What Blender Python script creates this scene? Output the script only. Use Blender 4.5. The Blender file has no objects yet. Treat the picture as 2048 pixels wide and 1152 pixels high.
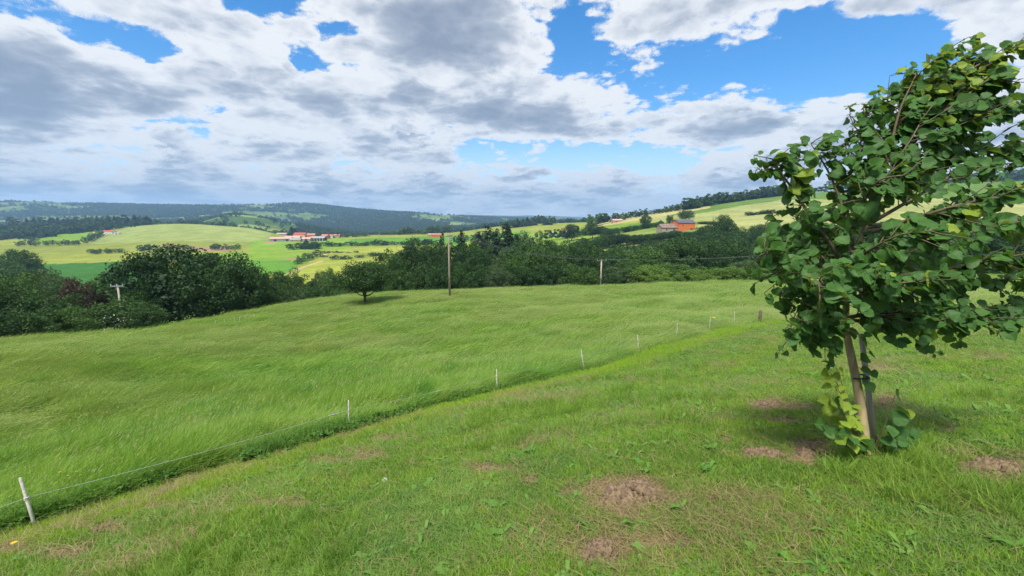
import bpy, math, random
import numpy as np
from mathutils import Vector, Matrix, Euler

random.seed(7)
rng = np.random.default_rng(11)
sc = bpy.context.scene
col = sc.collection
PI = math.pi

# ------------------------------------------------------------------ camera
F = 859.0                       # focal length in photo pixels (photo is 2048 wide)
PITCH = math.atan(136.0 / F)    # eye level is photo row 440
CP, SP = math.cos(PITCH), math.sin(PITCH)
cam_d = bpy.data.cameras.new('camera')
cam_d.sensor_width = 36.0
cam_d.lens = 36.0 * F / 2048.0
cam_d.clip_start = 0.05
cam_d.clip_end = 60000.0
cam = bpy.data.objects.new('camera', cam_d)
col.objects.link(cam)
cam.location = (0, 0, 0)
cam.rotation_euler = (PI / 2 - PITCH, 0, 0)
sc.camera = cam

def fwd_of(y): return CP - (y - 576.0) / F * SP
def q_of(y): return (-SP - (y - 576.0) / F * CP) / fwd_of(y)
def s_of(x, y): return (x - 1024.0) / F / fwd_of(y)
def at(x, y, Y): return Vector((s_of(x, y) * Y, Y, q_of(y) * Y))      # photo pixel at forward distance Y
def at_depth(x, y, Z): return Vector(((x - 1024.0) / F * Z, fwd_of(y) * Z, (-SP - (y - 576.0) / F * CP) * Z))
def project(X, Y, Z):
    d = np.maximum(Y * CP - Z * SP, 1e-3)
    return 1024 + F * X / d, 576 - F * (Y * SP + Z * CP) / d

# ------------------------------------------------------------------ render look
sc.view_settings.view_transform = 'Standard'
sc.view_settings.look = 'None'
sc.view_settings.exposure = 0.52
sc.view_settings.gamma = 1.0
sc.view_settings.use_curve_mapping = False
sc.cycles.max_bounces = 8
sc.cycles.diffuse_bounces = 2
sc.cycles.transmission_bounces = 3
sc.cycles.volume_bounces = 0
sc.cycles.transparent_max_bounces = 8
sc.cycles.use_denoising = True
sc.cycles.denoising_prefilter = 'NONE'
sc.cycles.use_adaptive_sampling = True
sc.cycles.adaptive_threshold = 0.02

# ------------------------------------------------------------------ node helper
class N:
    """wraps a float socket, operators build Math nodes"""
    nt = None
    def __init__(self, s): self.s = s
    @staticmethod
    def m(op, *a, clamp=False):
        n = N.nt.nodes.new('ShaderNodeMath'); n.operation = op; n.use_clamp = clamp
        for i, v in enumerate(a):
            if isinstance(v, N): N.nt.links.new(v.s, n.inputs[i])
            else: n.inputs[i].default_value = v
        return N(n.outputs[0])
    def __add__(s, o): return N.m('ADD', s, o)
    __radd__ = __add__
    def __sub__(s, o): return N.m('SUBTRACT', s, o)
    def __rsub__(s, o): return N.m('SUBTRACT', o, s)
    def __mul__(s, o): return N.m('MULTIPLY', s, o)
    __rmul__ = __mul__
    def __truediv__(s, o): return N.m('DIVIDE', s, o)
    def __rtruediv__(s, o): return N.m('DIVIDE', o, s)
    def clamp(s): return N.m('ADD', s, 0.0, clamp=True)
    def exp(s): return N.m('EXPONENT', s)
def smooth(v, a, b):
    n = N.nt.nodes.new('ShaderNodeMapRange'); n.interpolation_type = 'SMOOTHSTEP'
    n.inputs['From Min'].default_value = a; n.inputs['From Max'].default_value = b
    N.nt.links.new(v.s, n.inputs['Value'])
    return N(n.outputs['Result'])
def xyz(x, y, z):
    n = N.nt.nodes.new('ShaderNodeCombineXYZ')
    for i, v in enumerate((x, y, z)):
        if isinstance(v, N): N.nt.links.new(v.s, n.inputs[i])
        else: n.inputs[i].default_value = v
    return n.outputs[0]
def mixc(fac, a, b, blend='MIX'):
    n = N.nt.nodes.new('ShaderNodeMix'); n.data_type = 'RGBA'; n.blend_type = blend
    for sock, v in ((n.inputs[0], fac), (n.inputs[6], a), (n.inputs[7], b)):
        if isinstance(v, N): N.nt.links.new(v.s, sock)
        elif hasattr(v, 'is_output'): N.nt.links.new(v, sock)
        elif isinstance(v, (int, float)): sock.default_value = v
        else: sock.default_value = (*v[:3], 1)
    return n.outputs[2]
def noise(vec, scale, detail=4, rough=0.5, lac=2.0, dist=0.0, color=False):
    n = N.nt.nodes.new('ShaderNodeTexNoise')
    n.inputs['Scale'].default_value = scale; n.inputs['Detail'].default_value = detail
    n.inputs['Roughness'].default_value = rough; n.inputs['Lacunarity'].default_value = lac
    n.inputs['Distortion'].default_value = dist
    if vec is not None: N.nt.links.new(vec, n.inputs['Vector'])
    return n.outputs['Color'] if color else N(n.outputs['Fac'])

# ------------------------------------------------------------------ sun and sky
SUN_EL, SUN_AZ = math.radians(60), math.radians(-154)    # azimuth from +Y towards +X: sun left and slightly behind
sun_dir = Vector((math.sin(SUN_AZ) * math.cos(SUN_EL), math.cos(SUN_AZ) * math.cos(SUN_EL), math.sin(SUN_EL)))
sd = bpy.data.lights.new('sun', 'SUN')
sd.energy = 4.7
sd.angle = math.radians(13.0)
sd.color = (1.0, 0.95, 0.87)
sun = bpy.data.objects.new('sun', sd); col.objects.link(sun)
sun.rotation_euler = (-sun_dir).to_track_quat('-Z', 'Y').to_euler()

world = bpy.data.worlds.new('World'); sc.world = world
world.use_nodes = True
WT = world.node_tree; N.nt = WT
for n in list(WT.nodes): WT.nodes.remove(n)
SKY_STRENGTH = 0.1
sky = WT.nodes.new('ShaderNodeTexSky'); sky.sky_type = 'NISHITA'; sky.sun_disc = False
sky.sun_elevation = SUN_EL; sky.sun_rotation = SUN_AZ
sky.air_density = 1.0; sky.dust_density = 0.1; sky.ozone_density = 3.0; sky.altitude = 500
tc = WT.nodes.new('ShaderNodeTexCoord')
sep = WT.nodes.new('ShaderNodeSeparateXYZ'); WT.links.new(tc.outputs['Generated'], sep.inputs[0])
dx, dy, dz = N(sep.outputs[0]), N(sep.outputs[1]), N(sep.outputs[2])
dyc = N.m('MAXIMUM', dy, 0.12)
sS, sQ = dx / dyc, dz / dyc
front = smooth(dy, 0.1, 0.35)

# cloud masses and blue gaps seen from the hill: (photo x, y, half width, half height, amount)
BLOBS = [
    (1560, 120, 300, 95, -.46), (1300, 215, 90, 75, -.5), (1830, 140, 190, 70, -.5), (1770, 75, 120, 40, -.35),
    (1480, 175, 120, 40, -.2), (1135, 70, 36, 95, -.6), (1160, 90, 50, 40, -.15),
    (90, 8, 120, 34, -.6), (215, 70, 80, 30, -.62), (300, 98, 55, 24, -.5), (40, -30, 160, 45, -.2),
    (500, 8, 100, 22, -.55), (690, 55, 66, 30, -.75), (610, 118, 30, 28, -.5), (545, -25, 110, 30, -.2),
    (1010, 318, 135, 38, -.75), (1245, 316, 150, 32, -.75), (905, 158, 26, 15, -.22), (1190, 300, 60, 30, -.15),
    (700, 335, 60, 16, -.2), (1400, 60, 60, 30, .05),
    (870, 40, 180, 60, .42), (1330, 50, 135, 62, .62), (1230, 90, 40, 50, .16),
    (1100, 170, 130, 60, .16), (1530, 265, 250, 56, .34), (1740, 255, 140, 52, .24),
    (1960, 45, 85, 45, .40), (1990, 265, 130, 75, .34), (1300, 275, 70, 30, .18),
    (120, 130, 170, 55, .10), (480, 130, 190, 60, .16), (760, 205, 150, 55, .22), (250, 240, 350, 70, .06),
    (1330, 355, 190, 22, .16), (400, 320, 420, 40, .04), (1060, 270, 90, 26, .16),
    (1720, 25, 90, 18, .22), (1700, 130, 55, 18, .20), (560, 60, 110, 40, .1),
]
cov = None
for bx_, by_, bw, bh, amp in BLOBS:
    s0, q0 = s_of(bx_, by_), q_of(by_)
    ws = bw / F / fwd_of(by_); wq = abs(q_of(by_ - bh) - q_of(by_ + bh)) / 2
    a = (sS - s0) * (1 / ws); b = (sQ - q0) * (1 / wq)
    g = (0.0 - (a * a + b * b)).exp() * amp
    cov = g if cov is None else cov + g
cov = cov * front
# more even deck on the left half of the sky
deck = smooth(sS, 0.55, -0.15) * 0.06 * front
inv = 1.7 / (N.m('MAXIMUM', dz, 0.0) + 0.16)      # the deck curves down towards the horizon
px_, py_ = dx * inv, dy * inv
wn = WT.nodes.new('ShaderNodeTexWhiteNoise'); wn.noise_dimensions = '3D'
vs = WT.nodes.new('ShaderNodeVectorMath'); vs.operation = 'SCALE'; vs.inputs['Scale'].default_value = 977.0
WT.links.new(tc.outputs['Generated'], vs.inputs[0]); WT.links.new(vs.outputs[0], wn.inputs['Vector'])
jit = N(wn.outputs['Value'])
STEPS, THICK = 6, 0.34
T = None; light = None; alpha = None
vo = WT.nodes.new('ShaderNodeTexVoronoi'); vo.voronoi_dimensions = '2D'; vo.normalize = True
vo.inputs['Scale'].default_value = 2.6; vo.inputs['Detail'].default_value = 2.6; vo.inputs['Roughness'].default_value = 0.55
vo.inputs['Lacunarity'].default_value = 2.4
warp = noise(xyz(px_, py_, 0.0), 2.3, 2, 0.5, color=True)
vm = WT.nodes.new('ShaderNodeVectorMath'); vm.operation = 'MULTIPLY_ADD'; vm.inputs[1].default_value = (0.35, 0.35, 0)
WT.links.new(warp, vm.inputs[0]); WT.links.new(xyz(px_ * 1.12, py_ * 1.12, 0.0), vm.inputs[2]); WT.links.new(vm.outputs[0], vo.inputs['Vector'])
puff = (0.36 - N(vo.outputs['Distance'])) * 0.42
cover = cov * 0.36 + deck + puff
for k in range(STEPS):
    hf = (jit * 0.35 + (float(k) + 0.3)) * (1.0 / STEPS)                 # 0 at the flat base, 1 at the tops
    h = hf * THICK + 1.0
    cx_, cy_ = px_ * h, py_ * h
    n1 = (noise(xyz(cx_, cy_, h * 2.6), 0.95, 7, 0.62, 2.2, 0.0) - 0.5) * 1.7 + 0.5
    n2 = (noise(xyz(cx_ - 0.14, cy_ + 0.16, h * 2.6 + 0.3), 0.95, 3, 0.6, 2.2, 0.0) - 0.5) * 1.7 + 0.5
    prof = hf * hf * 0.17 + 0.492                          # clouds get narrower upwards
    R = n1 + cover - prof
    a_k = (R * 20.0).clamp() * smooth(hf, -0.03, 0.08)
    # light lost on the way down from the sun and inside the dense lower part
    od = N.m('MAXIMUM', n2 + cover - prof, 0.0) * 3.6 + N.m('MAXIMUM', R, 0.0) * (1.0 - hf) * 2.4
    lit = (od * -1.0).exp()
    if T is None:
        T = 1.0 - a_k; light = a_k * lit
    else:
        light = light + T * a_k * lit
        T = T * (1.0 - a_k)
alpha = (1.0 - T)
ratio = (light / N.m('MAXIMUM', alpha, 0.001)).clamp()
ramp = WT.nodes.new('ShaderNodeValToRGB'); WT.links.new(ratio.s, ramp.inputs[0])
CLOUD = [(0.10, (.205, .235, .295)), (0.28, (.345, .375, .425)), (0.46, (.555, .57, .598)), (0.70, (.705, .705, .70))]
er = ramp.color_ramp
while len(er.elements) < len(CLOUD): er.elements.new(0.5)
for e, (p, c) in zip(er.elements, CLOUD): e.position = p; e.color = (*[v / SKY_STRENGTH / 12 for v in c], 1)
cl = WT.nodes.new('ShaderNodeVectorMath'); cl.operation = 'SCALE'; cl.inputs['Scale'].default_value = 12.0
WT.links.new(ramp.outputs[0], cl.inputs[0])
far_fade = smooth(dz, -0.005, 0.06)
fade = far_fade * 0.45 + 0.50
hsv = WT.nodes.new('ShaderNodeHueSaturation'); hsv.inputs['Saturation'].default_value = 1.38; hsv.inputs['Value'].default_value = 1.4
WT.links.new(sky.outputs[0], hsv.inputs['Color'])
pale = mixc(smooth(dz, -0.02, 0.22), (.72 / SKY_STRENGTH, .82 / SKY_STRENGTH, .96 / SKY_STRENGTH), hsv.outputs[0])
skyc = mixc((alpha * fade * smooth(dz, -0.01, 0.01)).clamp(), pale, cl.outputs[0])
bg = WT.nodes.new('ShaderNodeBackground'); bg.inputs['Strength'].default_value = SKY_STRENGTH
WT.links.new(skyc, bg.inputs['Color'])
wo = WT.nodes.new('ShaderNodeOutputWorld'); WT.links.new(bg.outputs[0], wo.inputs['Surface'])
world.cycles.sampling_method = 'NONE'

# ------------------------------------------------------------------ general helpers
def mat(name):
    m = bpy.data.materials.new(name); m.use_nodes = True
    nt = m.node_tree
    for n in list(nt.nodes): nt.nodes.remove(n)
    out = nt.nodes.new('ShaderNodeOutputMaterial')
    N.nt = nt
    return m, nt, out
def lin(c):
    return tuple((v / 255 / 12.92) if v / 255 <= 0.04045 else ((v / 255 + 0.055) / 1.055) ** 2.4 for v in c)
def obj(name, mesh, parent=None, mats=()):
    o = bpy.data.objects.new(name, mesh); col.objects.link(o)
    for m in mats:
        if m.name not in [x.name for x in mesh.materials if x]: mesh.materials.append(m)
    if parent is not None: o.parent = parent
    return o
def empty(name, loc, rz=0.0):
    o = bpy.data.objects.new(name, None); col.objects.link(o)
    o.location = loc; o.rotation_euler = (0, 0, rz); o.empty_display_size = 0.3
    return o
def tag(o, label=None, cat=None, group=None, kind=None):
    if label: o['label'] = label
    if cat: o['category'] = cat
    if group: o['group'] = group
    if kind: o['kind'] = kind
    return o
def mesh_np(name, V, faces, smooth_=False, mi=None):
    me = bpy.data.meshes.new(name)
    V = np.asarray(V, dtype=np.float32)
    if isinstance(faces, np.ndarray):
        nf, k = faces.shape
        me.vertices.add(len(V)); me.vertices.foreach_set('co', V.ravel())
        me.loops.add(nf * k); me.loops.foreach_set('vertex_index', faces.astype(np.int32).ravel())
        me.polygons.add(nf); me.polygons.foreach_set('loop_start', np.arange(0, nf * k, k, dtype=np.int32))
        me.update(calc_edges=True)
    else:
        me.from_pydata([tuple(v) for v in V], [], faces); me.update()
    if mi is not None: me.polygons.foreach_set('material_index', np.asarray(mi, dtype=np.int32))
    if smooth_: me.polygons.foreach_set('use_smooth', np.ones(len(me.polygons), dtype=bool))
    return me
class MB:
    """collects boxes, prisms and tubes into one mesh"""
    def __init__(s): s.v = []; s.f = []; s.m = []
    def poly(s, pts, faces, m=0):
        o = len(s.v); s.v += [tuple(p) for p in pts]; s.f += [tuple(i + o for i in f) for f in faces]; s.m += [m] * len(faces)
    def box(s, x0, x1, y0, y1, z0, z1, m=0):
        p = [(x0, y0, z0), (x1, y0, z0), (x1, y1, z0), (x0, y1, z0), (x0, y0, z1), (x1, y0, z1), (x1, y1, z1), (x0, y1, z1)]
        s.poly(p, [(0, 3, 2, 1), (4, 5, 6, 7), (0, 1, 5, 4), (1, 2, 6, 5), (2, 3, 7, 6), (3, 0, 4, 7)], m)
    def tube(s, pts, rad, k=6, m=0, cap=True):
        pts = [Vector(p) for p in pts]
        if not hasattr(rad, '__len__'): rad = [rad] * len(pts)
        rings = []; up = Vector((0.13, 0.31, 0.94))
        o = len(s.v)
        for i, p in enumerate(pts):
            t = (pts[min(i + 1, len(pts) - 1)] - pts[max(i - 1, 0)]).normalized()
            a = t.cross(up)
            if a.length < 1e-3: a = t.cross(Vector((1, 0, 0)))
            a.normalize(); b = t.cross(a)
            for j in range(k):
                an = 2 * PI * j / k
                s.v.append(tuple(p + (a * math.cos(an) + b * math.sin(an)) * rad[i]))
        for i in range(len(pts) - 1):
            for j in range(k):
                s.f.append((o + i * k + j, o + i * k + (j + 1) % k, o + (i + 1) * k + (j + 1) % k, o + (i + 1) * k + j)); s.m.append(m)
        if cap:
            s.f.append(tuple(o + j for j in range(k))[::-1]); s.f.append(tuple(o + (len(pts) - 1) * k + j for j in range(k))); s.m += [m, m]
    def build(s, name, mats, parent=None, smooth_=False):
        me = mesh_np(name, s.v, s.f, smooth_, s.m)
        if not isinstance(mats, (list, tuple)): mats = [mats]
        return obj(name, me, parent, mats)

# value noise in numpy
_L = rng.random((512, 512)).astype(np.float32)
def vnoise(x, y):
    x = np.asarray(x, dtype=np.float64); y = np.asarray(y, dtype=np.float64)
    xi = np.floor(x).astype(np.int64); yi = np.floor(y).astype(np.int64)
    fx = x - xi; fy = y - yi; fx = fx * fx * (3 - 2 * fx); fy = fy * fy * (3 - 2 * fy)
    g = lambda a, b: _L[a & 511, b & 511]
    return (g(xi, yi) * (1 - fx) + g(xi + 1, yi) * fx) * (1 - fy) + (g(xi, yi + 1) * (1 - fx) + g(xi + 1, yi + 1) * fx) * fy
def fbm(x, y, o=4, gain=0.5):
    t = 0; a = 1; tot = 0
    for i in range(o):
        t = t + a * (vnoise(x * 2 ** i + 17.3 * i, y * 2 ** i + 5.1 * i) - 0.5); tot += a; a *= gain
    return t / tot
def sstep(a, b, x):
    t = np.clip((x - a) / (b - a), 0, 1); return t * t * (3 - 2 * t)

# ------------------------------------------------------------------ terrain
# electric fence posts lie on a straight, evenly spaced line: post n is at camera depth 6 * (1 + 0.549 n)
FENCE_PX = [(75, 1063), (698, 866), (995, 783), (1170, 745), (1278, 705), (1352, 683), None, (1469, 652)]
def fence_depth(n): return 6.0 * (1 + 0.549 * n)
FPOST = {}
for n_, p_ in enumerate(FENCE_PX):
    if p_: FPOST[n_] = at_depth(p_[0], p_[1], fence_depth(n_))
FPOST[6] = (FPOST[5] + FPOST[7]) / 2
WOODPOST = at_depth(1519, 643, fence_depth(8.35))
YOUNG = at_depth(1737, 908, 3.2)
FA, FB = FPOST[0], FPOST[5]
fdir = (FB - FA).xy.normalized(); fnor = Vector((-fdir.y, fdir.x))
def fence_dist(x, y): return (x - FA.x) * fnor.x + (y - FA.y) * fnor.y      # + on the meadow side
def fence_along(x, y): return (x - FA.x) * fdir.x + (y - FA.y) * fdir.y

BROW = [(-700, 745, 21), (0, 680, 32), (170, 668, 37), (330, 655, 43), (500, 622, 54), (690, 592, 68), (900, 581, 72), (1100, 575, 71), (1300, 569, 68), (1560, 563, 63), (1850, 556, 58), (2250, 545, 52)]
ctrl = [(0, 0, -1.62), (-1.5, -3, -1.2), (4, -4, -0.6), (-30, -12, -6.5), (30, -12, 1.2), (0, -30, 5), tuple(YOUNG), tuple(WOODPOST)]
ctrl += [tuple(FPOST[n_]) for n_ in (0, 1, 2, 3, 4, 5, 7)]
GH_ = 0.62      # the far edge seen in the photo is the top of the tall grass
ctrl += [tuple(at(x, y, Y) - Vector((0, 0, GH_))) for x, y, Y in BROW]
ctrl += [tuple(at(731, 613, 58)), tuple(at(898, 600, 58)), tuple(at(1900, 650, 24)), tuple(at(2048, 780, 6.5)), tuple(at(1024, 1150, 1.85)),
         tuple(at(300, 800, 17) - Vector((0, 0, .5))), tuple(at(0, 800, 15) - Vector((0, 0, .5))), tuple(at(1100, 640, 36) - Vector((0, 0, .55))), tuple(at(600, 680, 33) - Vector((0, 0, .55)))]
ctrl = np.array(ctrl)
def _tps(r2): return 0.5 * r2 * np.log(np.maximum(r2, 1e-9))
def _fit(P):
    n = len(P); d2 = ((P[:, None, :2] - P[None, :, :2]) ** 2).sum(-1)
    K = _tps(d2) + np.eye(n) * 8.0
    A = np.zeros((n + 3, n + 3)); A[:n, :n] = K; A[:n, n] = 1; A[:n, n + 1:] = P[:, :2]; A[n:, :n] = A[:n, n:].T
    b = np.zeros(n + 3); b[:n] = P[:, 2]
    return np.linalg.solve(A, b)
_W = _fit(ctrl)
def H_near(x, y):
    x = np.clip(x, -110, 110); y = np.clip(y, -35, 110)
    o = np.full(np.shape(x), _W[-3]) + _W[-2] * x + _W[-1] * y
    for (cx, cy, _), w in zip(ctrl, _W): o = o + w * _tps((x - cx) ** 2 + (y - cy) ** 2)
    return o
# far profiles: for a photo column, (forward distance, 'y' photo row | 'z' height)
FAR = [
    (-300, [(48, 'z', -15), (110, 'z', -28), (300, 'y', 565), (420, 'y', 538), (560, 'y', 515), (800, 'y', 484), (1000, 'y', 464), (1150, 'y', 456), (1500, 'y', 462), (2400, 'y', 440), (3600, 'y', 398), (5000, 'y', 404), (9000, 'y', 412), (13000, 'y', 398), (16000, 'y', 410)]),
    (0,   [(48, 'z', -14.5), (110, 'z', -28), (300, 'y', 562), (420, 'y', 536), (560, 'y', 512), (800, 'y', 482), (1000, 'y', 463), (1150, 'y', 456), (1500, 'y', 461), (2400, 'y', 436), (3600, 'y', 400), (5000, 'y', 406), (9000, 'y', 412), (13000, 'y', 399), (16000, 'y', 410)]),
    (180, [(56, 'z', -16), (120, 'z', -30), (330, 'y', 558), (430, 'y', 533), (560, 'y', 508), (800, 'y', 478), (1000, 'y', 459), (1120, 'y', 454), (1500, 'y', 462), (2400, 'y', 438), (3600, 'y', 406), (5000, 'y', 412), (9000, 'y', 414), (13000, 'y', 401), (16000, 'y', 412)]),
    (360, [(64, 'z', -17.5), (125, 'z', -31), (350, 'y', 548), (440, 'y', 528), (540, 'y', 508), (680, 'y', 486), (860, 'y', 459), (980, 'y', 447.5), (1250, 'y', 456), (1700, 'y', 452), (2500, 'y', 438), (3700, 'y', 412), (5000, 'y', 418), (9000, 'y', 424), (13000, 'y', 411), (16000, 'y', 420)]),
    (480, [(74, 'z', -18.5), (135, 'z', -32), (350, 'y', 546), (440, 'y', 526), (540, 'y', 508), (640, 'y', 494), (800, 'y', 470), (930, 'y', 454), (1150, 'y', 460), (1650, 'y', 429), (1900, 'y', 434), (2700, 'y', 428), (3700, 'y', 411), (5000, 'y', 420), (9000, 'y', 436), (13000, 'y', 426), (16000, 'y', 432)]),
    (600, [(86, 'z', -20), (150, 'z', -33), (340, 'y', 550), (430, 'y', 529), (530, 'y', 509), (630, 'y', 495), (750, 'y', 481), (850, 'y', 473), (1150, 'y', 477), (1700, 'y', 452), (2300, 'y', 456), (3000, 'y', 428), (3700, 'y', 409), (5000, 'y', 420), (9000, 'y', 440), (13000, 'y', 436), (16000, 'y', 440)]),
    (740, [(92, 'z', -20.5), (160, 'z', -32), (320, 'y', 556), (430, 'y', 525), (530, 'y', 506), (640, 'y', 491), (760, 'y', 479), (880, 'y', 470), (1200, 'y', 474), (2100, 'y', 466), (3000, 'y', 436), (3700, 'y', 420), (5000, 'y', 428), (9000, 'y', 440), (13000, 'y', 438), (16000, 'y', 440)]),
    (880, [(95, 'z', -20.5), (165, 'z', -30), (300, 'y', 556), (420, 'y', 516), (530, 'y', 500), (650, 'y', 487), (780, 'y', 474), (900, 'y', 466), (1300, 'y', 468), (2400, 'y', 452), (3500, 'y', 430), (4200, 'y', 434), (7000, 'y', 436), (9000, 'y', 430), (13000, 'y', 436), (16000, 'y', 440)]),
    (1040, [(93, 'z', -19), (165, 'z', -24), (280, 'y', 530), (400, 'y', 500), (520, 'y', 483), (680, 'y', 468), (850, 'y', 458), (1000, 'y', 452), (1200, 'y', 449), (1500, 'y', 456), (3000, 'y', 450), (4200, 'y', 436), (7000, 'y', 438), (10000, 'y', 431), (13000, 'y', 434), (16000, 'y', 440)]),
    (1160, [(92, 'z', -16.5), (165, 'z', -25), (250, 'y', 527), (340, 'y', 493), (460, 'y', 474), (600, 'y', 460), (750, 'y', 451), (900, 'y', 446), (1150, 'y', 445), (1600, 'y', 456), (3000, 'y', 456), (7000, 'y', 444), (10000, 'y', 434), (13000, 'y', 437), (16000, 'y', 441)]),
    (1270, [(90, 'z', -14.5), (120, 'z', -21), (165, 'z', -25), (230, 'y', 527), (290, 'y', 491), (360, 'y', 468), (480, 'y', 449), (620, 'y', 436), (760, 'y', 432), (1000, 'y', 437), (1600, 'y', 452), (3000, 'y', 456), (8000, 'y', 446), (13000, 'y', 440), (16000, 'y', 444)]),
    (1400, [(86, 'z', -12.5), (120, 'z', -20), (160, 'z', -24), (220, 'y', 522), (275, 'y', 482), (330, 'y', 458), (430, 'y', 437), (560, 'y', 419), (720, 'y', 409), (1000, 'y', 418), (1600, 'y', 440), (3000, 'y', 450), (8000, 'y', 446), (13000, 'y', 444), (16000, 'y', 446)]),
    (1540, [(80, 'z', -11), (110, 'z', -18), (150, 'z', -22), (210, 'y', 518), (265, 'y', 477), (330, 'y', 450), (430, 'y', 425), (560, 'y', 405), (740, 'y', 393), (1000, 'y', 404), (1600, 'y', 430), (3000, 'y', 450), (8000, 'y', 446), (13000, 'y', 444), (16000, 'y', 446)]),
    (1850, [(72, 'z', -8.5), (130, 'z', -16), (200, 'y', 495), (260, 'y', 455), (330, 'y', 425), (430, 'y', 400), (560, 'y', 380), (740, 'y', 368), (1000, 'y', 380), (1600, 'y', 420), (3000, 'y', 450), (8000, 'y', 446), (13000, 'y', 444), (16000, 'y', 446)]),
    (2400, [(64, 'z', -6), (120, 'z', -12), (200, 'y', 475), (260, 'y', 437), (330, 'y', 408), (430, 'y', 385), (560, 'y', 362), (740, 'y', 350), (1000, 'y', 370), (1600, 'y', 420), (3000, 'y', 450), (8000, 'y', 446), (13000, 'y', 444), (16000, 'y', 446)]),
]
def pchip(x, y, xq):
    x = np.asarray(x, float); y = np.asarray(y, float)
    h = np.diff(x); d = np.diff(y) / h
    m = np.zeros_like(y); m[0] = d[0]; m[-1] = d[-1]
    for i in range(1, len(x) - 1):
        if d[i - 1] * d[i] > 0:
            w1 = 2 * h[i] + h[i - 1]; w2 = h[i] + 2 * h[i - 1]
            m[i] = (w1 + w2) / (w1 / d[i - 1] + w2 / d[i])
    xq = np.clip(xq, x[0], x[-1]); i = np.clip(np.searchsorted(x, xq) - 1, 0, len(x) - 2)
    t = (xq - x[i]) / h[i]
    return (y[i] * (1 + 2 * t) * (1 - t) ** 2 + m[i] * h[i] * t * (1 - t) ** 2 + y[i + 1] * t * t * (3 - 2 * t) + m[i + 1] * h[i] * t * t * (t - 1))
b_s = np.array([s_of(x, y) for x, y, Y in BROW]); b_Y = np.array([Y for x, y, Y in BROW]); b_q = np.array([q_of(y) - GH_ / Y for x, y, Y in BROW])
def brow_Y(s): return pchip(b_s, b_Y, s)
LY = np.linspace(math.log(18), math.log(9400), 420)
cs = []; cq = []
for x, pr in FAR:
    s0 = s_of(x, 480)
    Ys = [float(brow_Y(np.array([s0]))[0])]; qs = [float(pchip(b_s, b_q, np.array([s0]))[0])]
    for Y, k, v in pr:
        if Y > 5000: Y = 5000 + (Y - 5000) * 0.4
        Ys.append(Y); qs.append(q_of(v) if k == 'y' else v / Y)
    cs.append(s0); cq.append(pchip(np.log(Ys), qs, LY))
cs = np.array(cs); cq = np.array(cq)
SG = np.linspace(-1.7, 1.7, 341)
QT = np.stack([pchip(cs, cq[:, j], SG) for j in range(len(LY))], axis=1)
def H_far(x, y):
    r = np.hypot(x, y)
    az = np.clip(np.arctan2(x, y), -1.02, 1.02)
    Y = np.maximum(r * np.cos(az), 1e-3); s = np.tan(az)
    fi = np.clip((s + 1.7) / 3.4 * 340, 0, 339.999); i = fi.astype(int); fi = fi - i
    fj = np.clip((np.log(Y) - LY[0]) / (LY[-1] - LY[0]) * 419, 0, 418.999); j = fj.astype(int); fj = fj - j
    q = (QT[i, j] * (1 - fi) + QT[i + 1, j] * fi) * (1 - fj) + (QT[i, j + 1] * (1 - fi) + QT[i + 1, j + 1] * fi) * fj
    z = q * Y
    amp = sstep(1300, 3000, Y) * 26
    return z + amp * fbm(x / 700.0, y / 700.0, 4)
def H(x, y):
    x = np.asarray(x, float); y = np.asarray(y, float)
    r = np.hypot(x, y); az = np.clip(np.arctan2(x, y), -1.02, 1.02)
    w = sstep(0.97, 1.2, r * np.cos(az) / brow_Y(np.tan(az)))
    near = H_near(x, y) + sstep(9, 30, r) * 0.5 * fbm(x / 9.0, y / 9.0, 2)
    return near * (1 - w) + H_far(x, y) * w
def Hs(x, y): return float(H(np.array([x]), np.array([y]))[0])

def in_poly(px, py, P):
    ins = np.zeros(px.shape, bool); n = len(P); j = n - 1
    for i in range(n):
        xi, yi = P[i]; xj, yj = P[j]
        c = ((yi > py) != (yj > py)) & (px < (xj - xi) * (py - yi) / (yj - yi + 1e-9) + xi)
        ins ^= c; j = i
    return ins
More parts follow.
